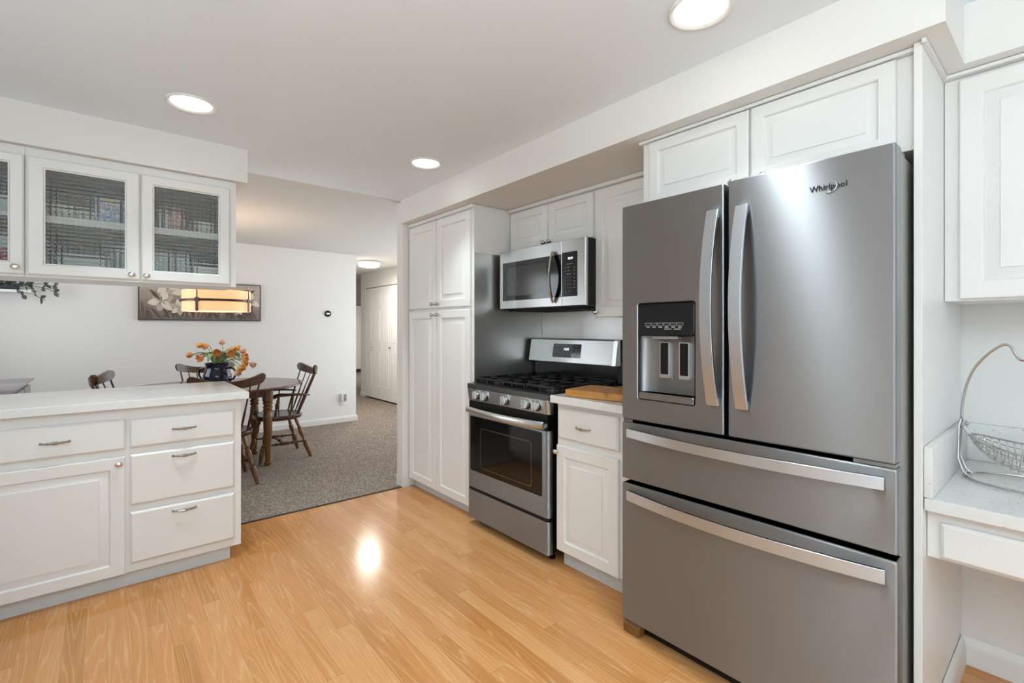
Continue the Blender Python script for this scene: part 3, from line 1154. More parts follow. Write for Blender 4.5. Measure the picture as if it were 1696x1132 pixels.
def curved_front(z0, z1, x, xb, r=0.022, tilt=0.0):
    """front slab with rounded vertical ends, seen from above"""
    lo = []
    for z, dx in ((z0, 0), (z1, tilt)):
        lp = [(xb, Y1, z)]
        for k in range(7):
            q = k / 6 * PI / 2
            lp.append((x + dx + r - r * math.sin(q), Y1 - r + r * math.cos(q), z))
        for k in range(7):
            q = k / 6 * PI / 2
            lp.append((x + dx + r - r * math.cos(q), Y0 + r - r * math.sin(q), z))
        lp.append((xb, Y0, z))
        lo.append(lp)
    return MB().loft(lo, cap0=True, cap1=True)


curved_front(0.048, 0.226, 1.80, 1.834).build('drawer', 'stainless_range', t, uv=True, bevel=0.002)
MB().box(1.806, 1.834, Y0 + 0.01, Y1 - 0.01, 0.2265, 0.2455).build('drawer_gap', 'dark_gap', t, smooth=0)
od = curved_front(0.246, 0.715, 1.80, 1.834).build('oven_door', 'stainless_range', t, uv=True, bevel=0.002)
MB().rects(f, [(-2.548, -1.880, 0.355, 0.704, -0.002, 0.012), (-2.548, -1.880, 0.355, 0.704, 0.0012, 0.012)]).build('door_glass', 'black_gloss', od, smooth=0)
mb = MB()
mb.rects(f, [(-2.440, -1.962, 0.385, 0.640, 0.0012, 0.02), (-2.440, -1.962, 0.385, 0.640, 0.0018, 0.02), (-2.434, -1.968, 0.391, 0.634, 0.0018, 0.018), (-2.434, -1.968, 0.391, 0.634, 0.0013, 0.018)], cap0=False, cap1=False)
mb.build('window_border', 'steel_dark', od, smooth=0)
MB().box(1.806, 1.85, Y0 + 0.012, Y1 - 0.012, 0.7155, 0.800).build('vent', 'black_satin', t, smooth=0)
mb = MB()
n = 21
pts, A, B = [], [], []
for i in range(n):
    q = i / (n - 1)
    y = 2.545 - q * (2.545 - 1.838)
    pts.append((1.772 - 0.032 * math.sin(PI * q) ** 0.8, y, 0.748))
mb.tube(pts, [0.0205] * n, 12, flat=0.6, up=(0, 0, 1))
for y in (2.535, 1.848):
    mb.box(1.768, 1.802, y - 0.010, y + 0.010, 0.735, 0.758, bev=0.003)
mb.build('handle', 'stainless_bright', od, uv=True)
# emblem: ring with script letters


def emblem(parent, fr, u, v, d, r):
    mb = MB()
    mb.lathe([(r, 0), (r, 0.0012), (r * 0.86, 0.0012), (r * 0.86, 0)], fr(u, v, d), fr.d, 28, cap=False)
    put_text(mb, fr, u, v, d + 0.0006, 'GE', r * 1.05, extrude=0.0006, shear=0.35)
    return mb.build('emblem', 'stainless_bright', parent, uv=True)


emblem(od, f, -2.195, 0.297, 0.0, 0.016)
# control panel
cp = curved_front(0.803, 0.880, 1.802, 1.84, 0.02, -0.012).build('control_panel', 'stainless_top', t, uv=True, bevel=0.002)
fp = FX(1.796)
for y in (2.474, 2.391, 2.189, 2.002, 1.918):
    mb = MB()
    mb.lathe([(0.031, -0.004), (0.031, 0.003), (0.028, 0.004)], fp(-y, 0.845, 0), fp.d, 26, mat='black_satin')
    mb.lathe([(0.0275, 0.003), (0.0275, 0.018), (0.026, 0.021), (0.0, 0.0215)], fp(-y, 0.845, 0), fp.d, 26, mat='stainless_bright')
    mb.box(1.796 - 0.036, 1.796 - 0.02, y - 0.007, y + 0.007, 0.845 - 0.026, 0.845 + 0.026, bev=0.003, mat='stainless_bright')
    mb.build('knob', 'stainless_bright', t, uv=True)
# cooktop
curved_front(0.8805, 0.912, 1.790, 1.86, 0.02).build('cooktop_trim', 'steel_dark', t, uv=False, bevel=0.002)
MB().box(1.84, 2.43, Y0 + 0.003, Y1 - 0.003, 0.8935, 0.9145).build('cooktop', 'black_enamel', t, smooth=0, bevel=0.003)
for (x, y, r) in ((1.97, 2.44, 0.040), (2.27, 2.44, 0.034), (2.12, 2.19, 0.044), (1.97, 1.95, 0.044), (2.27, 1.95, 0.034)):
    bn = MB().lathe([(r * 1.25, 0), (r * 1.2, 0.006), (r, 0.008), (r, 0.016), (r * 0.8, 0.017)], (x, y, 0.9145), (0, 0, 1), 26).build('burner', 'steel_dark', t)
    MB().lathe([(r * 0.95, 0.0175), (r * 0.95, 0.023), (r * 0.85, 0.026), (0, 0.0265)], (x, y, 0.9145), (0, 0, 1), 26).build('burner_cap', 'cast_iron', bn)
gw = (Y1 - Y0 - 0.02) / 3
for k in range(3):
    ya = Y0 + 0.01 + k * gw + 0.003
    yb = ya + gw - 0.006
    xa, xb = 1.862, 2.405
    mb = MB()
    zt0, zt1 = 0.934, 0.946
    w = 0.011
    for (p, q) in ((ya, ya + w), (yb - w, yb)):
        mb.box(xa, xb, p, q, zt0, zt1)
    for x in (xa, (xa + xb) / 2 - w / 2, xb - w):
        mb.box(x, x + w, ya + w, yb - w, zt0, zt1)
    ym = (ya + yb) / 2
    mb.box(xa + w, (xa + xb) / 2 - w / 2, ym - w / 2, ym + w / 2, zt0, zt1)
    mb.box((xa + xb) / 2 + w / 2, xb - w, ym - w / 2, ym + w / 2, zt0, zt1)
    for xm in (1.97, 2.27):
        mb.box(xm - w / 2, xm + w / 2, ya + w, ym - 0.03, zt0, zt1)
        mb.box(xm - w / 2, xm + w / 2, ym + 0.03, yb - w, zt0, zt1)
    for x in (xa, xb - w, (xa + xb) / 2 - w / 2):
        for y in (ya, yb - w):
            mb.box(x, x + w, y, y + w, 0.9147, zt0)
    for y in (ym - w / 2,):
        for x in (xa, xb - w):
            mb.box(x, x + w, y, y + w, 0.9147, zt0)
    mb.build('grate', 'cast_iron', t, smooth=0, bevel=0.002)
# backguard
mb = MB()
mb.box(2.400, 2.47, Y0 + 0.002, Y1 - 0.002, 0.893, 1.044)
mb.build('back_riser', 'black_enamel', t, smooth=0, bevel=0.003)
mb = MB()
pro = [(2.322, 1.040), (2.348, 1.188), (2.356, 1.197), (2.372, 1.199), (2.372, 1.038)]
mb.loft([[(x, 2.566, z) for x, z in pro], [(x, 1.824, z) for x, z in pro]], cap0=True, cap1=True)
bgd = mb.build('backguard', 'stainless_top', t, uv=True, bevel=0.003)
mb = MB()
mb.loft([[(x - 0.001, 1.8235, z) for x, z in pro], [(x - 0.001 + 0.012, 1.803, z) for x, z in pro]], cap0=True, cap1=True)
mb.build('end_cap', 'stainless_bright', bgd, uv=True)
MB().box(2.3725, 2.47, Y0 + 0.002, Y1 - 0.002, 1.0445, 1.196).build('backguard_housing', 'black_satin', t, smooth=0)
sl = Vector((2.348 - 2.322, 0, 1.188 - 1.040)).normalized()
fb = Fr((2.322, 0, 1.040), (0, -1, 0), sl)
MB().rects(fb, [(-2.330, -2.078, 0.034, 0.126, -0.001, 0.006), (-2.330, -2.078, 0.034, 0.126, 0.0015, 0.006)]).build('display', 'black_gloss', bgd, smooth=0)
mb = MB()
put_text(mb, fb, -2.208, 0.090, 0.0018, '12:54', 0.022, extrude=0.0002)
mb.build('clock_digits', 'digit_glow', bgd, smooth=0)
mb = MB()
for (u, v, w) in ((-2.30, 0.112, 0.03), (-2.12, 0.112, 0.03), (-2.31, 0.088, 0.012), (-2.285, 0.088, 0.012), (-2.125, 0.09, 0.015), (-2.10, 0.09, 0.012), (-2.31, 0.06, 0.010), (-2.285, 0.06, 0.010), (-2.255, 0.058, 0.012), (-2.175, 0.06, 0.012), (-2.13, 0.06, 0.012), (-2.105, 0.06, 0.012), (-2.12, 0.044, 0.024)):
    mb.box(*sorted((fb(u - w / 2, v, 0.0016).x - 0.0004, fb(u, v, 0.0016).x + 0.0002)), -u - w / 2, -u + w / 2, fb(u, v).z - 0.0018, fb(u, v).z + 0.0018)
mb.build('button_marks', 'mark_grey', bgd, smooth=0)

# ------------------------------------------------------------------ microwave
f = FX(2.05)
t = thing('microwave', 'stainless over-the-range microwave with black glass door above the stove', 'microwave', (2.27, 2.17, 1.39))
MB().box(2.072, XR - 0.004, 1.808, 2.556, 1.392, 1.788).build('body', 'black_satin', t, smooth=0, bevel=0.002)
md = MB().rects(f, [(-2.557, -1.976, 1.398, 1.785, -0.0215), (-2.557, -1.976, 1.398, 1.785, -0.003), (-2.554, -1.979, 1.401, 1.782, 0.0)]).build('door', 'stainless_top', t, smooth=25, uv=True)
MB().rects(f, [(-1.9735, -1.790, 1.398, 1.785, -0.0215), (-1.9735, -1.790, 1.398, 1.785, -0.006), (-1.9705, -1.796, 1.401, 1.782, 0.0)]).build('control_surround', 'stainless_top', t, smooth=25, uv=True)
MB().rects(f, [(-2.524, -1.978, 1.452, 1.706, -0.001, 0.004), (-2.524, -1.978, 1.452, 1.706, 0.001, 0.004)]).build('door_glass', 'black_gloss', md, smooth=0)
mb = MB()
mb.rects(f, [(-2.474, -2.10, 1.482, 1.672, 0.001, 0.004), (-2.474, -2.10, 1.482, 1.672, 0.0014, 0.004)])
pmat('mesh_window', '#3c3b39', 0.12)
mb.build('viewing_window', 'mesh_window', md, smooth=0)
cpn = MB().rects(f, [(-1.9715, -1.850, 1.453, 1.712, -0.001, 0.007), (-1.9715, -1.850, 1.453, 1.712, 0.001, 0.007)]).build('control_panel', 'black_gloss', t, smooth=0)
mb = MB()
put_text(mb, f, -1.905, 1.674, 0.0013, '12:54', 0.018, extrude=0.0002)
mb.build('clock_digits', 'digit_glow', cpn, smooth=0)
mb = MB()
keys = ['123', '456', '789', '*0#']
for r in range(4):
    for c in range(3):
        ch = keys[r][c]
        if ch.isdigit():
            put_text(mb, f, -1.944 + c * 0.021, 1.567 - r * 0.021, 0.0013, ch, 0.011, extrude=0.0002)
for (u, v, w) in ((-1.91, 1.642, 0.05), (-1.944, 1.622, 0.014), (-1.918, 1.624, 0.02), (-1.944, 1.602, 0.014), (-1.918, 1.604, 0.02), (-1.92, 1.583, 0.03), (-1.873, 1.62, 0.01), (-1.873, 1.602, 0.01), (-1.873, 1.58, 0.01), (-1.873, 1.56, 0.01), (-1.873, 1.54, 0.015), (-1.873, 1.522, 0.015), (-1.873, 1.504, 0.015), (-1.94, 1.504, 0.008), (-1.90, 1.504, 0.008), (-1.94, 1.48, 0.014), (-1.91, 1.482, 0.014)):
    mb.box(2.0485, 2.0489, -u - w / 2, -u + w / 2, v - 0.0016, v + 0.0016)
mb.build('button_marks', 'mark_grey', cpn, smooth=0)
emblem(md, f, -2.222, 1.745, 0.0, 0.017)
mb = MB()
pts = []
for i in range(17):
    q = i / 16
    pts.append((2.048 - 0.006 - 0.042 * math.sin(PI * q) ** 0.8, 2.040 - 0.01 * math.sin(PI * q), 1.425 + q * 0.30))
mb.tube(pts, 0.0125, 10, flat=0.7)
mb.build('handle', 'chrome', md)
mb = MB().box(2.10, 2.46, 1.84, 2.52, 1.384, 1.3915)
mb.build('vent_grille', 'dark_gap', t, smooth=0)

# ------------------------------------------------------------------ refrigerator
f = FX(1.641)
FY0, FY1 = 0.324, 1.234
t = thing('refrigerator', 'large stainless french-door refrigerator with two bottom drawers and ice dispenser', 'refrigerator', (2.05, 0.78, 0))
MB().box(1.712, 2.44, FY0 + 0.006, FY1 - 0.006, 0.06, 1.765).build('case', 'fridge_case', t, smooth=0, bevel=0.004)
MB().box(1.700, 1.7115, FY0 + 0.010, FY1 - 0.010, 0.075, 1.765).build('gasket', 'dark_gap', t, smooth=0)
MB().box(1.69, 2.42, FY0 + 0.02, FY1 - 0.02, 0.012, 0.0595).build('kick_grille', 'black_satin', t, smooth=0)


def fridge_slab(u0, u1, v0, v1, hole=None):
    D = -0.058
    r = 0.006
    P = [(u0, u1, v0, v1, D, r), (u0, u1, v0, v1, -0.007, r), (u0 + 0.0015, u1 - 0.0015, v0 + 0.0015, v1 - 0.0015, -0.003, r), (u0 + 0.006, u1 - 0.006, v0 + 0.006, v1 - 0.006, 0.0, r)]
    mb = MB()
    if hole:
        a, b, c, d = hole
        P += [(a, b, c, d, 0.0, 0.010), (a + 0.003, b - 0.003, c + 0.003, d - 0.003, -0.003, 0.010), (a + 0.003, b - 0.003, c + 0.003, d - 0.003, -0.050, 0.010)]
        mb.rects(f, P, cap1=True)
    else:
        mb.rects(f, P)
    return mb


HOLE = (-1.159, -0.906, 0.978, 1.371)
ld = fridge_slab(-FY1, -0.801, 0.893, 1.772, HOLE).build('left_door', 'stainless', t, smooth=40, uv=True)
rd = fridge_slab(-0.787, -FY0, 0.893, 1.776).build('right_door', 'stainless', t, smooth=40, uv=True)
dr1 = fridge_slab(-FY1, -FY0 + 0.004, 0.645, 0.880).build('upper_drawer', 'stainless', t, smooth=40, uv=True)
dr2 = fridge_slab(-FY1, -FY0 + 0.004, 0.063, 0.628).build('freezer_drawer', 'stainless', t, smooth=40, uv=True)
# dispenser
dp = MB()
ua, ub = HOLE[0] + 0.006, HOLE[1] - 0.006
mbp = MB().rects(f, [(ua, ub, 1.237, 1.365, -0.04, 0.008), (ua, ub, 1.237, 1.365, -0.004, 0.008), (ua + 0.003, ub - 0.003, 1.240, 1.362, -0.001, 0.008)])
dpan = mbp.build('dispenser_panel', 'black_gloss', ld, smooth=25)
mb = MB()
mb.rects(f, [(-1.122, -0.955, 1.2775, 1.2885, -0.0008), (-1.122, -0.955, 1.2775, 1.2885, -0.0003)], mat='mark_grey')
for k in range(6):
    u = -1.120 + k * 0.0278
    mb.rects(f, [(u, u + 0.0245, 1.2795, 1.2865, -0.0004), (u, u + 0.0245, 1.2795, 1.2865, 0.0001)], mat='black_gloss')
    mb.rects(f, [(u + 0.004, u + 0.020, 1.269, 1.2745, -0.0008), (u + 0.004, u + 0.020, 1.269, 1.2745, -0.0003)], mat='mark_grey')
for (u0, u1) in ((-1.035, -1.005), (-0.995, -0.965)):
    mb.rects(f, [(u0, u1, 1.262, 1.266, -0.0008), (u0, u1, 1.262, 1.266, -0.0003)], mat='mark_grey')
mb.build('button_row', 'mark_grey', dpan, smooth=0)
# cavity lining: concave left wall
mb = MB()
loops = []
za_, zb_ = 1.012, 1.236
out = [(ua, -0.004), (ua, -0.012)]
for k in range(9):
    q = k / 8 * PI / 2
    out.append((ua + 0.085 - 0.085 * math.cos(q), -0.012 - 0.033 * math.sin(q)))
out += [(ub - 0.01, -0.045), (ub, -0.035), (ub, -0.004)]
lo = [[f(u, z, d) for u, d in out] for z in (za_, zb_)]
mb.loft(lo, close=False)
mb.build('dispenser_recess', 'stainless', ld, smooth=50, uv=True)
MB().rects(f, [(ua + 0.001, ub - 0.001, 0.984, 1.011, -0.046, 0.008), (ua + 0.001, ub - 0.001, 0.984, 1.011, -0.003, 0.008), (ua + 0.003, ub - 0.003, 0.986, 1.009, 0.0, 0.008)]).build('drip_tray', 'stainless', ld, smooth=25, uv=True)
MB().rects(f, [(ua + 0.06, ub - 0.07, 1.226, 1.2365, -0.035, 0.004), (ua + 0.06, ub - 0.07, 1.226, 1.2365, -0.010, 0.004)]).build('ice_chute', 'grey_plastic', ld, smooth=0)
for uc in (-1.056, -0.972):
    p = MB().rects(f, [(uc - 0.021, uc + 0.021, 1.072, 1.2135, -0.044, 0.004), (uc - 0.021, uc + 0.021, 1.072, 1.2135, -0.034, 0.004), (uc - 0.017, uc + 0.017, 1.086, 1.2095, -0.034, 0.003)], cap1=False).build('paddle', 'stainless_bright', ld, smooth=20, uv=True)
    MB().rects(f, [(uc - 0.017, uc + 0.017, 1.086, 1.2095, -0.038, 0.003), (uc - 0.017, uc + 0.017, 1.086, 1.2095, -0.0346, 0.003)]).build('paddle_face', 'black_satin', p, smooth=0)
# handles


def bow_handle(parent, axis, c, a0, a1, wid, bow, thick=0.010):
    """flat bowed bar; axis 'v' vertical at u=c, axis 'u' horizontal at v=c"""
    pts, A, B = [], [], []
    n = 25
    for i in range(n):
        q = i / (n - 1)
        s_ = a0 + (a1 - a0) * q
        d = 0.010 + bow * (1 - (2 * q - 1) ** 2)
        tx = bow * -4 * (2 * q - 1) / (a1 - a0)
        L = math.sqrt(1 + tx * tx)
        if axis == 'v':
            pts.append(f(c, s_, d))
            A.append(f.u * (wid / 2))
            B.append((f.d * 1 - f.v * tx) / L * (thick / 2))
        else:
            pts.append(f(s_, c, d))
            A.append(f.v * (wid / 2))
            B.append((f.d * 1 - f.u * tx) / L * (thick / 2))
    mb = MB()
    mb.strip(pts, A, B)
    for q in (0.02, 0.98):
        s_ = a0 + (a1 - a0) * q
        w2 = wid / 2 - 0.004
        if axis == 'v':
            mb.rects(f, [(c - w2, c + w2, s_ - 0.012, s_ + 0.012, 0.0), (c - w2, c + w2, s_ - 0.012, s_ + 0.012, 0.011)])
        else:
            mb.rects(f, [(s_ - 0.012, s_ + 0.012, c - w2, c + w2, 0.0), (s_ - 0.012, s_ + 0.012, c - w2, c + w2, 0.011)])
    return mb.build('handle', 'stainless_handle', parent, smooth=30, uv=True, bevel=0.0012)


bow_handle(ld, 'v', -0.836, 0.996, 1.682, 0.042, 0.052)
bow_handle(rd, 'v', -0.735, 0.995, 1.680, 0.041, 0.052)
bow_handle(dr1, 'u', 0.839, -1.200, -0.348, 0.036, 0.045)
bow_handle(dr2, 'u', 0.583, -1.200, -0.346, 0.040, 0.045)
mb = MB()
put_text(mb, f, -0.485, 1.688, 0.0008, 'Whirlpool', 0.0235, extrude=0.0006, bold=0.0003)
mb.build('logo_letters', 'logo_dark', rd, smooth=0)
mb = MB()
pts = [f(-0.485 + 0.020 * math.cos(a_) * 1.0 + 0.004, 1.687 + 0.0165 * math.sin(a_), 0.0012) for a_ in [math.radians(k) for k in range(200, 425, 9)]]
q = math.radians(35)
cen = f(-0.481, 1.687, 0.0012)
rot = []
for p in pts:
    dv = p - cen
    uu, vv_ = dv.dot(f.u), dv.dot(f.v)
    rot.append(cen + f.u * (uu * math.cos(q) - vv_ * math.sin(q) * 0.9) + f.v * (uu * math.sin(q) * 0.75 + vv_ * math.cos(q)))
mb.tube(rot, [0.0003 + 0.0011 * math.sin(PI * i / (len(rot) - 1)) for i in range(len(rot))], 6)
mb.build('logo_swirl', 'stainless_bright', rd, uv=True)
for (ya, yb) in ((FY0 + 0.010, FY0 + 0.055), (FY1 - 0.06, FY1 - 0.010)):
    MB().box(1.716, 1.80, ya, yb, 1.7655, 1.782, bev=0.004).build('hinge_cover', 'grey_plastic', t)
for (ya, yb) in ((FY0 + 0.002, FY0 + 0.10), (FY1 - 0.05, FY1 - 0.005)):
    MB().box(1.646, 1.70, ya, yb, 0.8815, 0.8918, bev=0.001).build('hinge_plate', 'stainless', t, uv=True)
for (ya, yb) in ((FY1 - 0.078, FY1 + 0.002), (FY0 + 0.0, FY0 + 0.078)):
    mb = MB()
    mb.prism([(1.652, ya, 0.006), (1.75, ya, 0.006), (1.75, ya, 0.058), (1.668, ya, 0.058), (1.652, ya, 0.040)], (0, yb - ya, 0))
    ft = mb.build('foot_cover', 'foot_brown', t, smooth=0, bevel=0.004)
    MB().lathe([(0.010, 0), (0.010, 0.0055)], (1.668, (ya + yb) / 2, 0.0), (0, 0, 1), 14).build('leveling_foot', 'chrome', ft)

# ------------------------------------------------------------------ desk nook
mb = MB().box(1.808, XR - 0.002, -2.1, 0.2935, 0.738, 0.775, bev=0.005)
dc = mb.build('desk_countertop', 'quartz', smooth=30)
tag(dc, 'white speckled quartz desk top right of the refrigerator panel', 'countertop')


def sub(parent, mb, name, mat, **kw):
    off = parent.location.copy()
    for v in mb.bm.verts:
        v.co -= off
    o = mb.build(name, mat, None, **kw)
    o.parent = parent
    return o


sub(dc, MB().box(1.812, XR - 0.024, 0.274, 0.2937, 0.7755, 0.922, bev=0.002), 'side_splash', 'quartz')
sub(dc, MB().box(XR - 0.0235, XR - 0.003, -2.1, 0.2937, 0.7755, 0.912, bev=0.002), 'back_splash', 'quartz')
f = FX(1.858)
t = thing('desk_drawer_unit', 'white desk drawer box hung under the quartz desk top', 'drawer unit', (2.1, -0.1, 0.59))
MB().box(1.858, 2.40, -0.70, 0.2935, 0.592, 0.7375).build('body', 'cabinet_paint', t, smooth=0, bevel=0.0015)
drawer(t, f, -0.262, 0.46, 0.600, 0.703)
f = FX(2.139)
t = thing('wall_cabinet', 'white raised-panel wall cabinet above the desk at the right edge', 'cabinet', (2.3, -0.2, 1.35))
MB().box(2.139, XR - 0.002, -0.9, 0.2935, 1.356, 2.086).build('body', 'cabinet_paint', t, smooth=0, bevel=0.0015)
MB().box(2.110, XR - 0.002, -0.9, 0.2935, 2.0865, 2.0985).build('cornice', 'cabinet_paint', t, smooth=0, bevel=0.003)
door(t, f, -0.256, 0.16, 1.362, 2.075)
door(t, f, 0.165, 0.58, 1.362, 2.075)
o = MB().box(1.785, XR - 0.0, 0.284, 0.2942, 2.086, 2.0988).build('trim_6', 'cabinet_paint', smooth=0)
struct(o)

# wire fruit basket
bx, by, bz = 2.185, 0.085, 0.7765
t = thing('fruit_basket', 'chrome wire hammock fruit basket with banana hook on the desk top', 'fruit basket', (bx, by, bz))
mb = MB()
r = 0.0034
mb.tube([(bx + 0.115 * math.cos(a_), by + 0.165 * math.sin(a_), bz + 0.0035) for a_ in [2 * PI * k / 48 for k in range(48)]], r, 8, closed=True)
mb.build('base_ring', 'wire_chrome', t)
for sg in (1, -1):
    mb = MB()
    for dx in (-0.024, 0.024):
        mb.tube([(bx + dx * 1.3, by + sg * 0.150, bz + 0.004), (bx + dx * 1.2, by + sg * 0.166, bz + 0.02), (bx + dx * 1.05, by + sg * 0.178, bz + 0.06), (bx + dx, by + sg * 0.176, bz + 0.17), (bx + dx * 0.8, by + sg * 0.172, bz + 0.188), (bx + dx * 0.3, by + sg * 0.170, bz + 0.193)], r, 8)
    mb.tube([(bx - 0.024, by + sg * 0.176, bz + 0.160), (bx + 0.024, by + sg * 0.176, bz + 0.160)], r, 8)
    mb.build('upright', 'wire_chrome', t)
mb = MB()
pts = []
for (y, z) in ((0.172, 0.190), (0.170, 0.235), (0.160, 0.300), (0.140, 0.360), (0.110, 0.405), (0.085, 0.430), (0.068, 0.438), (0.056, 0.430), (0.046, 0.405), (0.034, 0.390), (0.018, 0.393), (0.0, 0.405), (-0.018, 0.393), (-0.034, 0.390), (-0.046, 0.405), (-0.056, 0.430), (-0.068, 0.438), (-0.085, 0.430), (-0.110, 0.405), (-0.140, 0.360), (-0.160, 0.300), (-0.170, 0.235), (-0.172, 0.190)):
    pts.append(Vector((bx, by + y, bz + z)))
fin = []
for i in range(len(pts) - 1):
    p0, p1, p2, p3 = pts[max(i - 1, 0)], pts[i], pts[i + 1], pts[min(i + 2, len(pts) - 1)]
    for k in range(4):
        u = k / 4
        fin.append(0.5 * ((2 * p1) + (p2 - p0) * u + (2 * p0 - 5 * p1 + 4 * p2 - p3) * u * u + (3 * p1 - p0 - 3 * p2 + p3) * u ** 3))
fin.append(pts[-1])
mb.tube(fin, 0.0042, 8)
mb.build('hanger', 'wire_chrome', t)


def ham(s_, a_):
    """hammock surface: s along Y -1..1, a across -1..1"""
    w = 0.100 * (1 - s_ * s_) ** 0.55 + 0.012
    rim = 0.140 - 0.030 * (1 - s_ * s_)
    dep = 0.072 * (1 - s_ * s_) ** 0.8 + 0.006
    return Vector((bx + w * math.sin(a_ * PI / 2), by + s_ * 0.152, bz + rim - dep * math.cos(a_ * PI / 2)))


mb = MB()
for sg in (1, -1):
    mb.tube([(ham(-1 + 2 * k / 24, sg)) for k in range(25)], 0.0032, 8)
mb.build('basket_rim', 'wire_chrome', t)
mb = MB()
for j in range(1, 12):
    a_ = -1 + 2 * j / 12
    mb.tube([ham(-1 + 2 * k / 24, a_) for k in range(25)], 0.0016, 6)
for j in range(-6, 12):
    pa = []
    for k in range(25):
        a_ = -1 + 2 * k / 24
        s_ = -0.95 + 1.9 * (j + 6) / 17 + 0.10 * a_
        s_ = max(-0.98, min(0.98, s_))
        pa.append(ham(s_, a_))
    mb.tube(pa, 0.0016, 6)
mb.build('basket_wires', 'wire_chrome', t)
for sg in (1, -1):
    mb = MB()
    e = by + sg * 0.152
    mb.tube([(bx - 0.012, e, bz + 0.138), (bx - 0.012, by + sg * 0.166, bz + 0.160), (bx, by + sg * 0.176, bz + 0.168), (bx + 0.012, by + sg * 0.166, bz + 0.160), (bx + 0.012, e, bz + 0.138)], 0.0028, 8)
    mb.ball((bx + 0.014, by + sg * 0.160, bz + 0.172), 0.006)
    mb.build('hook', 'wire_chrome', t)

# ------------------------------------------------------------------ dining room
TC = (0.78, 5.10)
t = thing('dining_table', 'oval dark wooden dining table with turned legs on the carpet', 'table', (TC[0], TC[1], 0.004))


def ellipse(a, b, z, n=64):
    return [(TC[0] + a * math.cos(2 * PI * k / n), TC[1] + b * math.sin(2 * PI * k / n), z) for k in range(n)]


mb = MB()
mb.loft([ellipse(0.68, 0.59, 0.722), ellipse(0.705, 0.615, 0.726), ellipse(0.722, 0.632, 0.736), ellipse(0.722, 0.632, 0.744), ellipse(0.715, 0.625, 0.750)], cap0=True, cap1=True)
mb.build('tabletop', 'table_wood', t)
MB().box(TC[0] - 0.37, TC[0] + 0.37, TC[1] - 0.285, TC[1] + 0.285, 0.640, 0.7215).build('apron', 'mahogany', t, smooth=0)
TURN = [(0.000, 0.0192), (0.012, 0.0312), (0.035, 0.0336), (0.050, 0.0204), (0.070, 0.0228), (0.25, 0.0288), (0.45, 0.0360), (0.60, 0.0396), (0.66, 0.0372), (0.685, 0.0288), (0.695, 0.0408), (0.715, 0.0408), (0.725, 0.0288), (0.74, 0.0408), (0.76, 0.0408), (0.77, 0.0300), (0.79, 0.0420), (0.81, 0.0420), (0.82, 0.0336), (0.83, 0.0456), (1.0, 0.0456)]
for sx in (-1, 1):
    for sy in (-1, 1):
        x, y = TC[0] + sx * 0.355, TC[1] + sy * 0.262
        MB().lathe([(r_, 0.006 + q * 0.715) for q, r_ in TURN], (x, y, 0), (0, 0, 1), 20).build('leg', 'leg_wood', t)


def turned(mb, p0, p1, prof, seg=12):
    p0, p1 = Vector(p0), Vector(p1)
    L = (p1 - p0).length
    mb.lathe([(r_, q * L) for q, r_ in prof], p0, p1 - p0, seg)


LEG = [(0, 0.011), (0.02, 0.014), (0.30, 0.023), (0.36, 0.024), (0.37, 0.015), (0.40, 0.023), (0.43, 0.013), (0.50, 0.013), (0.58, 0.021), (0.68, 0.022), (0.73, 0.013), (0.76, 0.019), (0.79, 0.012), (0.90, 0.017), (1.0, 0.015)]
STR = [(0, 0.007), (0.25, 0.010), (0.32, 0.015), (0.36, 0.009), (0.40, 0.015), (0.5, 0.018), (0.60, 0.015), (0.64, 0.009), (0.68, 0.015), (0.75, 0.010), (1, 0.007)]
ARMP = [(0, 0.010), (0.12, 0.014), (0.2, 0.009), (0.25, 0.015), (0.3, 0.009), (0.55, 0.018), (0.72, 0.009), (0.77, 0.014), (0.82, 0.009), (1, 0.011)]


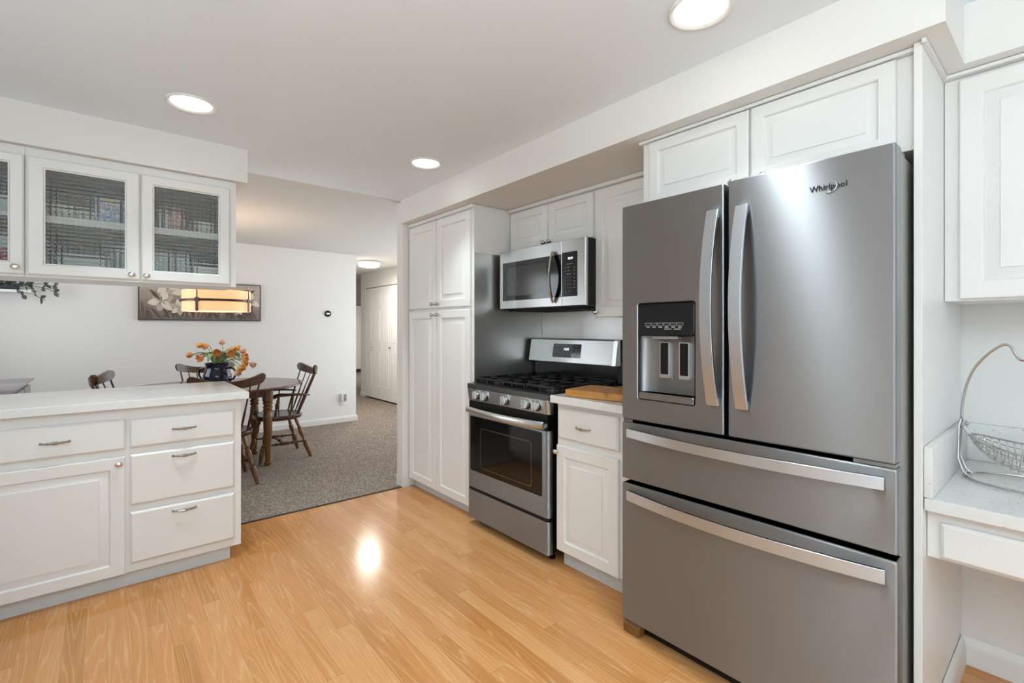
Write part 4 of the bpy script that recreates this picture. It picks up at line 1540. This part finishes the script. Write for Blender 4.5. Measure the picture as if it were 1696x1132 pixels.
def make_chair(label, arms):
    t = thing('dining_chair', label, 'chair', (0, 0, 0), 'comb-back wooden dining chairs around the table')
    SZ = 0.425
    mb = MB()
    n = 40

    def outline(k, z, dip=0.0):
        lp = []
        for i in range(n):
            a_ = 2 * PI * i / n
            cx_, sy_ = math.cos(a_), math.sin(a_)
            x = 0.225 * k * math.copysign(abs(cx_) ** 0.8, cx_)
            y = 0.215 * k * math.copysign(abs(sy_) ** 0.85, sy_)
            lp.append((x, y, z))
        return lp
    mb.loft([outline(0.84, SZ - 0.048), outline(0.97, SZ - 0.036), outline(1.0, SZ - 0.018), outline(0.985, SZ - 0.003), outline(0.95, SZ), outline(0.75, SZ - 0.006), outline(0.45, SZ - 0.010)], cap0=True, cap1=True)
    mb.build('seat', 'mahogany', t, local=True)
    legs = {}
    for sx in (-1, 1):
        for sy in (-1, 1):
            top = Vector((sx * 0.135, sy * 0.12 + (0.0 if sy > 0 else -0.01), SZ - 0.046))
            bot = Vector((sx * 0.215, sy * 0.205 + (0.0 if sy > 0 else -0.045), 0.0))
            mb = MB()
            turned(mb, bot, top, LEG)
            mb.build('leg', 'leg_wood', t, local=True)
            legs[(sx, sy)] = (bot, top)
    mid = {}
    for sx in (-1, 1):
        a_ = legs[(sx, 1)][0].lerp(legs[(sx, 1)][1], 0.41)
        b_ = legs[(sx, -1)][0].lerp(legs[(sx, -1)][1], 0.41)
        mb = MB()
        turned(mb, a_, b_, STR, 10)
        mb.build('stretcher', 'mahogany', t, local=True)
        mid[sx] = (a_ + b_) / 2
    mb = MB()
    turned(mb, mid[-1], mid[1], STR, 10)
    mb.build('stretcher', 'mahogany', t, local=True)
    # crest rail
    W = 0.262
    HZ = 0.822

    def crest(q):          # q -1..1
        return Vector((q * W, -0.350 + 0.085 * q * q, HZ + 0.050 * abs(q) ** 2.0))
    pts, A, B = [], [], []
    nn = 45
    for i in range(nn):
        q = -1 + 2 * i / (nn - 1)
        p = crest(q)
        tx = Vector((W, 0.17 * q, 0)).normalized()
        nrm = Vector((tx.y, -tx.x, 0)) * -1
        h = 0.031 + 0.012 * q * q
        if abs(q) > 0.86:
            h *= max(0.25, math.sqrt(max(0.0, 1 - ((abs(q) - 0.86) / 0.145) ** 2)))
        pts.append(p)
        A.append(nrm * 0.011)
        B.append(Vector((0, -0.15, 1)).normalized() * h)
    mb = MB()
    mb.strip(pts, A, B)
    mb.build('crest_rail', 'mahogany', t, local=True)
    ns = 7
    for i in range(ns):
        q = -0.86 + 1.72 * i / (ns - 1)
        a_ = Vector((q * 0.185, -0.185 + 0.06 * q * q, SZ - 0.006))
        b_ = crest(q) - Vector((0, 0, 0.012))
        mb = MB()
        th = 1.35 if i in (0, ns - 1) else 1.0
        turned(mb, a_, b_, [(0, 0.006 * th), (0.2, 0.0085 * th), (0.35, 0.009 * th), (0.6, 0.0065 * th), (1, 0.005 * th)], 8)
        mb.build('spindle', 'mahogany', t, local=True)
    if arms:
        for sg in (-1, 1):
            mb = MB()
            P = [(sg * 0.212, -0.238, 0.608), (sg * 0.232, -0.20, 0.618), (sg * 0.250, -0.11, 0.626), (sg * 0.255, -0.02, 0.630), (sg * 0.255, 0.05, 0.633), (sg * 0.255, 0.085, 0.624), (sg * 0.255, 0.10, 0.606)]
            wd = [0.012, 0.018, 0.022, 0.026, 0.033, 0.034, 0.024]
            mb.tube(P, wd, 10, flat=0.55, up=(1, 0, 0))
            mb.build('arm', 'mahogany', t, local=True)
            mb = MB()
            turned(mb, (sg * 0.190, 0.07, SZ - 0.006), (sg * 0.252, 0.055, 0.624), ARMP)
            mb.build('arm_post', 'mahogany', t, local=True)
            mb = MB()
            turned(mb, (sg * 0.200, -0.06, SZ - 0.006), (sg * 0.250, -0.08, 0.622), [(0, 0.006), (0.4, 0.009), (1, 0.006)], 8)
            mb.build('arm_spindle', 'mahogany', t, local=True)
    return t


FZ = 0.006
ca = make_chair('dark wooden armchair with spindle back at the hall end of the dining table', True)
ca.location = (1.29, 5.12, FZ)
ca.rotation_euler = (0, 0, PI / 2)
copy_thing(ca, (0.25, 5.12, FZ), math.radians(-102), 'dark wooden chair at the sideboard end of the table, only its curved top rail showing')
cs = make_chair('dark wooden spindle-back chair in front of the table, beside the counter end', False)
cs.location = (0.72, 4.55, FZ)
copy_thing(cs, (0.80, 5.68, FZ), PI, 'dark wooden spindle-back chair behind the blue jug, against the far wall side')

# jug with tulips
vx, vy, vz = 0.739, 4.872, 0.7545
t = thing('enamel_jug', 'shiny navy blue two-handled jug holding tulips on the dining table', 'jug', (vx, vy, vz))
MB().lathe([(0.072, 0), (0.084, 0.004), (0.104, 0.035), (0.112, 0.075), (0.108, 0.112), (0.094, 0.150), (0.089, 0.168), (0.090, 0.188), (0.096, 0.212), (0.092, 0.214), (0.084, 0.188), (0.082, 0.165), (0.084, 0.03), (0, 0.025)], (vx, vy, vz), (0, 0, 1), 40).build('body', 'navy_enamel', t)
Rv = Vector((0.7638, -0.6455, 0))
for sg in (-1, 1):
    c = Vector((vx, vy, vz))
    mb = MB()
    mb.tube([c + Rv * sg * 0.086 + Vector((0, 0, 0.165)), c + Rv * sg * 0.120 + Vector((0, 0, 0.172)), c + Rv * sg * 0.155 + Vector((0, 0, 0.150)), c + Rv * sg * 0.162 + Vector((0, 0, 0.110)), c + Rv * sg * 0.142 + Vector((0, 0, 0.075)), c + Rv * sg * 0.102 + Vector((0, 0, 0.060))], 0.008, 10)
    mb.build('handle', 'navy_enamel', t)

BL = [(0.637, 4.985, 1.122), (0.658, 4.836, 1.12), (0.568, 5.017, 1.039), (0.615, 4.781, 1.024), (0.704, 4.666, 1.068), (0.786, 4.937, 1.152), (0.836, 4.791, 1.085), (0.881, 4.884, 1.097), (0.787, 4.636, 1.061), (0.914, 4.83, 1.066), (0.911, 4.728, 1.03), (0.892, 4.612, 1.007), (0.902, 4.67, 0.97), (0.897, 4.739, 0.932), (0.849, 4.583, 0.934), (0.848, 4.65, 0.899), (0.97, 4.704, 0.956)]
BC = ['tulip_yellow', 'tulip_orange', 'tulip_orange', 'tulip_orange', 'tulip_orange', 'tulip_pink', 'tulip_yellow', 'tulip_yellow', 'tulip_orange', 'tulip_pink', 'tulip_orange', 'tulip_yellow', 'tulip_yellow', 'tulip_orange', 'tulip_yellow', 'tulip_pale', 'tulip_pale']
TL = ['yellow tulip at the upper left of the bunch, outer of the close pair', 'orange tulip at the upper left, inner of the close pair', 'orange tulip drooping farthest to the left of the jug',
      'open orange tulip low on the left above the jug handle', 'orange tulip facing out at the middle of the bunch', 'pink tulip standing highest above the jug',
      'yellow tulip in the upper right clump of the bunch', 'yellow tulip at the top right of the bunch behind the clump', 'open orange tulip right of the middle of the bunch',
      'pink tulip at the right shoulder of the bunch', 'orange tulip at the top of the column of blooms on the right', 'yellow tulip second down in the column of blooms on the right',
      'yellow tulip third down in the right column of blooms', 'orange tulip fourth down in the right column of blooms', 'yellow tulip fifth down in the right column of blooms',
      'pale peach tulip hanging lowest, beside the jug', 'pale tulip reaching out alone at the far right of the bunch']
rng = random.Random(3)
for i, (p, mt, lb) in enumerate(zip(BL, BC, TL)):
    p = Vector(p)
    base = Vector((vx + rng.uniform(-0.045, 0.045), vy + rng.uniform(-0.045, 0.045), vz + 0.19))
    hor = Vector((p.x - base.x, p.y - base.y, 0))
    ctrl = base + hor * 0.45 + Vector((0, 0, max(0.10, p.z - base.z + 0.03)))
    t = thing('tulip', lb, 'flower', tuple(base), 'tulips in the blue jug')
    pts = [base * (1 - q) ** 2 + ctrl * 2 * q * (1 - q) + p * q * q for q in [k / 12 for k in range(13)]]
    root = Vector((vx + (base.x - vx) * 0.6, vy + (base.y - vy) * 0.6, vz + 0.035))
    MB().tube([root] + pts, 0.0032, 6).build('stem', 'stem_green', t)
    d = (pts[-1] - pts[-3]).normalized()
    mb = MB()
    q_ = Vector((0, 0, 1)).rotation_difference(d)
    op = 1.25 if i in (3, 4, 8) else 1.0
    for k in range(6):
        a0 = k * PI / 3 + i
        rr = 0.90 if k % 2 else 1.0
        rows = []
        for j in range(7):
            h = j / 6
            rad = (0.006 + 0.020 * math.sin(min(1, h * 1.25) * PI * 0.62)) * rr * (1 + (op - 1) * h * 1.6)
            wid = 0.75 * math.sin(PI * (0.12 + 0.86 * h)) ** 0.8 + 0.04
            row = []
            for s_ in (-1, -0.5, 0, 0.5, 1):
                a_ = a0 + s_ * wid
                row.append(p + q_ @ Vector((rad * math.cos(a_), rad * math.sin(a_), -0.010 + 0.052 * h - 0.003 * abs(s_))))
            rows.append(row)
        mb.loft(rows, close=False)
    o = mb.build('bloom', mt, t, smooth=60)
    md_ = o.modifiers.new('petal_thickness', 'SOLIDIFY')
    md_.thickness = 0.0012
    # leaves
    for lf_ in range(2):
        ldir = Vector((hor.x, hor.y, 0)).normalized() if hor.length > 0.02 else Vector((1, 0, 0))
        ldir = Matrix.Rotation(rng.uniform(-0.9, 0.9), 3, 'Z') @ ldir
        side = Vector((-ldir.y, ldir.x, 0))
        ln = rng.uniform(0.13, 0.20)
        droop = rng.uniform(0.2, 0.9)
        rows = []
        for k in range(9):
            q = k / 8
            c = base + ldir * (ln * q * (0.6 + 0.4 * q)) + Vector((0, 0, 0.13 * math.sin(q * PI * 0.62) - droop * 0.10 * q ** 3))
            w = 0.022 * math.sin(PI * (0.08 + 0.92 * q)) ** 0.7 * (1 if q < 0.99 else 0.1)
            rows.append([c - side * w + Vector((0, 0, 0.006)), c, c + side * w + Vector((0, 0, 0.006))])
        o = MB().loft(rows, close=False).build('leaf', 'leaf_green', t, smooth=60)
        md_ = o.modifiers.new('leaf_thickness', 'SOLIDIFY')
        md_.thickness = 0.001

# painting
t = thing('painting', 'wide sepia painting of lilies with dark edges on the far dining wall', 'painting', (0.839, 6.42, 1.575))
px0, px1, pz0, pz1, py = 0.251, 1.427, 1.357, 1.792, 6.408
MB().box(px0, px1, py, 6.4385, pz0, pz1).build('frame', 'painting_edge', t, smooth=0)
MB().box(px0 + 0.012, px1 - 0.012, py - 0.002, py + 0.001, pz0 + 0.012, pz1 - 0.012).build('canvas', 'painting_canvas', t, smooth=0)
fp_ = FY(py - 0.002)
mb = MB()
rng = random.Random(11)


def petal(cx_, cz_, ang, L, W_, mat, d):
    pts = []
    n_ = 14
    for k in range(n_):
        q = 2 * PI * k / n_
        a_ = L * (0.5 + 0.5 * math.cos(q)) * 1.0
        b_ = W_ * math.sin(q) * (0.55 + 0.45 * math.sin(PI * a_ / L))
        x = cx_ + a_ * math.cos(ang) - b_ * math.sin(ang)
        z = cz_ + a_ * math.sin(ang) + b_ * math.cos(ang)
        x = min(max(x, px0 + 0.014), px1 - 0.014)
        z = min(max(z, pz0 + 0.014), pz1 - 0.014)
        pts.append(fp_(x, z, d))
    mb.face([mb.bm.verts.new(p) for p in pts], mb.mi(mat))


def lily(cx_, cz_, R_, rot, d):
    for k in range(6):
        petal(cx_, cz_, rot + k * PI / 3 + rng.uniform(-0.15, 0.15), R_ * rng.uniform(0.85, 1.1), R_ * 0.30, 'painted_petal' if k % 2 else 'painted_petal_shade', d + 0.0002 * k)
    for k in range(5):
        petal(cx_, cz_, rot + k * 1.3, R_ * 0.4, R_ * 0.03, 'painted_stamen', d + 0.0016)


for k in range(34):       # blades of foliage along the bottom
    x = px0 + 0.05 + (px1 - px0 - 0.1) * k / 33 + rng.uniform(-0.02, 0.02)
    petal(x, pz0 + 0.015, PI / 2 + rng.uniform(-0.7, 0.7), rng.uniform(0.08, 0.20), rng.uniform(0.008, 0.018), 'painted_leaf' if k % 3 else 'painted_stamen', 0.0004 + 0.00005 * k)
lily(px0 + 0.20, pz0 + 0.21, 0.13, 0.3, 0.0022)
lily(px0 + 0.25, pz0 + 0.38, 0.11, 0.9, 0.0042)
lily(px0 + 0.42, pz0 + 0.32, 0.12, 0.1, 0.0062)
lily(px0 + 0.36, pz0 + 0.14, 0.09, 0.6, 0.0082)
lily(px1 - 0.10, pz0 + 0.24, 0.10, 0.5, 0.0022)
lily(px1 - 0.24, pz0 + 0.14, 0.09, 0.2, 0.0042)
for (x, z, a_) in ((px0 + 0.10, pz0 + 0.33, -0.9), (px1 - 0.19, pz0 + 0.30, 0.5), (px1 - 0.14, pz0 + 0.06, 1.2), (px1 - 0.20, pz0 + 0.03, 1.4), (px1 - 0.30, pz0 + 0.03, 1.9)):
    petal(x, z, a_, 0.14, 0.016, 'painted_leaf', 0.010)
mb.build('painted_flowers', 'painted_petal', t, smooth=0)

# drum pendant
lx, ly = 0.75, 4.95
t = thing('pendant_light', 'glowing amber drum pendant with dark iron band over the dining table', 'pendant light', (lx, ly, CEIL))
z0, z1 = 1.418, 1.600
RS = 0.262
mb = MB()
mb.lathe([(RS, z0), (RS, z1), (RS - 0.004, z1), (RS - 0.004, z0), (RS, z0)], (lx, ly, 0), (0, 0, 1), 56, cap=False)
sh = mb.build('shade', 'shade_fabric', t)
MB().lathe([(0, z0 + 0.006), (RS - 0.006, z0 + 0.006), (RS - 0.006, z0 + 0.010), (0, z0 + 0.010)], (lx, ly, 0), (0, 0, 1), 48, cap=False).build('diffuser', 'shade_diffuser', sh)
mb = MB()
RB = 0.280
for (za_, zb_) in ((1.500, 1.520),):
    mb.lathe([(RB, za_), (RB, zb_), (RB - 0.005, zb_), (RB - 0.005, za_), (RB, za_)], (lx, ly, 0), (0, 0, 1), 56, cap=False)
mb.build('iron_band', 'iron', t)
for k in range(4):
    a_ = math.radians(-130 + 90 * k)
    c = Vector((lx + (RB - 0.002) * math.cos(a_), ly + (RB - 0.002) * math.sin(a_), 0))
    tang = Vector((-math.sin(a_), math.cos(a_), 0))
    mb = MB()
    mb.strip([c + Vector((0, 0, z0 - 0.004)), c + Vector((0, 0, 1.53))], [tang * 0.011] * 2, [Vector((math.cos(a_), math.sin(a_), 0)) * 0.003] * 2)
    mb.strip([c + Vector((0, 0, 1.494)), c + Vector((0, 0, 1.526))], [tang * 0.018] * 2, [Vector((math.cos(a_), math.sin(a_), 0)) * 0.005] * 2)
    mb.build('strap', 'iron', t)
    mb = MB()
    mb.tube([c + Vector((0, 0, 1.53)), c + Vector((0, 0, 1.603)), Vector((lx, ly, 1.606))], 0.005, 8)
    mb.build('arm', 'iron', t)
MB().lathe([(0.010, 1.60), (0.010, CEIL - 0.03), (0.05, CEIL - 0.028), (0.06, CEIL - 0.001)], (lx, ly, 0), (0, 0, 1), 20).build('stem', 'iron', t)
pl = bpy.data.lights.new('pendant_lamp', 'POINT')
pl.energy = 7
pl.color = (1.0, 0.82, 0.62)
pl.shadow_soft_size = 0.06
po_ = bpy.data.objects.new('pendant_lamp', pl)
COL.objects.link(po_)
po_.parent = t
po_.location = (0, 0, 1.58 - CEIL)

# thermostat, outlet with plug-in
t = thing('thermostat', 'round black thermostat on the dining wall right of the painting', 'thermostat', (2.237, 6.43, 1.465))
MB().lathe([(0.042, 0), (0.042, 0.010), (0.040, 0.012), (0, 0.0122)], (2.237, 6.4388, 1.465), (0, -1, 0), 36).build('ring', 'pewter', t)
MB().lathe([(0.041, 0.0005), (0.041, 0.016), (0.036, 0.020), (0, 0.0205)], (2.237, 6.4388, 1.465), (0, -1, 0), 36).build('face', 'black_gloss', t)
mb = MB()
ft_ = FY(6.4388 - 0.0208)
for du in (-0.011, 0.011):
    mb.rects(ft_, [(2.237 + du - 0.008, 2.237 + du + 0.008, 1.457, 1.473, 0, 0.006), (2.237 + du - 0.008, 2.237 + du + 0.008, 1.457, 1.473, 0.0004, 0.006)])
mb.build('readout', 'digit_glow', t, smooth=0)
t = thing('wall_outlet', 'white wall outlet low on the dining wall near the hallway', 'outlet', (2.443, 6.436, 0.30))
MB().box(2.402, 2.472, 6.433, 6.4385, 0.225, 0.345, bev=0.002).build('cover_plate', 'white_plastic', t)
MB().box(2.420, 2.454, 6.4315, 6.4328, 0.235, 0.275, bev=0.0005).build('socket', 'white_plastic', t)
t = thing('plug_in_freshener', 'white plug-in unit with grey front in the dining wall outlet', 'plug-in', (2.443, 6.42, 0.36))
MB().box(2.405, 2.480, 6.395, 6.4325, 0.282, 0.395, bev=0.008).build('body', 'white_plastic', t)
MB().box(2.437, 2.474, 6.392, 6.3948, 0.292, 0.385, bev=0.001).build('front', 'grey_plastic', t)

# buffet in the far corner
t = thing('sideboard', 'dark wooden sideboard with a window reflection painted pale on its top in the far dining corner', 'sideboard', (-0.72, 5.1, 0.006))
MB().box(-0.93, -0.505, 4.45, 5.70, 0.10, 0.822).build('body', 'buffet_wood', t, smooth=0)
mb = MB()
mb.box(-0.95, -0.470, 4.43, 5.72, 0.836, 0.850, bev=0.003)
mb.box(-0.945, -0.485, 4.445, 5.705, 0.8225, 0.8358, bev=0.003)
pmat('buffet_top_reflection', '#6c6068', 0.12)  # paler than the wood: window reflection put into the colour
mb.build('top', 'buffet_top_reflection', t)
fs = Fr((-0.505, 0, 0), (0, 1, 0))
for k in range(3):
    u0 = 4.475 + k * 0.405
    d = MB().slab(fs, u0, u0 + 0.39, 0.66, 0.80, [(0, 0.0004), (0, 0.012), (0.008, 0.018)]).build('drawer', 'buffet_wood', t, smooth=25)
    MB().tube([fs(u0 + 0.15, 0.73, 0.018), fs(u0 + 0.155, 0.722, 0.035), fs(u0 + 0.235, 0.722, 0.035), fs(u0 + 0.24, 0.73, 0.018)], 0.006, 8).build('handle', 'door_dark', d)
    MB().slab(fs, u0, u0 + 0.39, 0.13, 0.64, [(0, 0.0004), (0, 0.012), (0.05, 0.018), (0.055, 0.012), (0.075, 0.012), (0.09, 0.018)]).build('door', 'buffet_wood', t, smooth=25)
for (x, y) in ((-0.90, 4.5), (-0.54, 4.5), (-0.90, 5.65), (-0.54, 5.65)):
    MB().box(x - 0.03, x + 0.03, y - 0.03, y + 0.03, 0.006, 0.0995).build('leg', 'buffet_wood', t, smooth=0)

# wall shelf with trailing plant
o = MB().box(-1.15, -0.535, 6.25, 6.4385, 1.600, 1.624, bev=0.002).build('wall_shelf', 'white_plastic', smooth=30)
tag(o, 'white shelf on the far dining wall under the trailing plant', 'shelf')
t = thing('trailing_plant', 'dusky green trailing plant lying over the end of the white wall shelf', 'plant', (-0.75, 6.34, 1.625))
MB().box(-1.10, -0.62, 6.29, 6.39, 1.625, 1.665, bev=0.006).build('planter', 'dark_basket', t)
rng = random.Random(5)
mbl, mbs = MB(), MB()


def leaf(c, d, L, W_):
    d = d.normalized()
    s_ = d.cross(Vector((rng.uniform(-1, 1), rng.uniform(-1, 1), rng.uniform(0.2, 1)))).normalized()
    nrm = s_.cross(d)
    rows = []
    for k in range(5):
        q = k / 4
        w = W_ * math.sin(PI * (0.1 + 0.86 * q))
        p = c + d * (L * q) + nrm * (0.006 * math.sin(PI * q))
        rows.append([p - s_ * w, p + nrm * -0.003, p + s_ * w])
    mbl.loft(rows, close=False)


for k in range(70):
    x = rng.uniform(-1.12, -0.58)
    leaf(Vector((x, rng.uniform(6.27, 6.40), 1.655 + rng.uniform(0, 0.06))), Vector((rng.uniform(-1, 1), rng.uniform(-0.8, 0.3), rng.uniform(-0.3, 0.7))), rng.uniform(0.04, 0.065), 0.019)
for st in ([(-0.62, 6.30, 1.67), (-0.50, 6.28, 1.66), (-0.42, 6.27, 1.64), (-0.34, 6.27, 1.59)], [(-0.62, 6.29, 1.67), (-0.52, 6.25, 1.63), (-0.50, 6.24, 1.57), (-0.44, 6.24, 1.53)],
           [(-0.60, 6.32, 1.67), (-0.48, 6.30, 1.69), (-0.40, 6.28, 1.67), (-0.36, 6.28, 1.68)], [(-0.66, 6.26, 1.66), (-0.60, 6.23, 1.60), (-0.57, 6.23, 1.55)]):
    P = [Vector(p) for p in st]
    mbs.tube(P, 0.003, 6)
    for a_, b_ in zip(P, P[1:]):
        for q in (0.5,):
            c = a_.lerp(b_, q)
            for sg in (-1, 1):
                leaf(c, (b_ - a_).normalized() * 0.6 + Vector((rng.uniform(-0.5, 0.5), rng.uniform(-0.6, 0.2), sg * 0.8)), rng.uniform(0.04, 0.06), 0.018)
o = mbl.build('leaves', 'eucalyptus', t, smooth=60)
o['kind'] = 'stuff'
mbs.build('stem', 'eucalyptus', t)
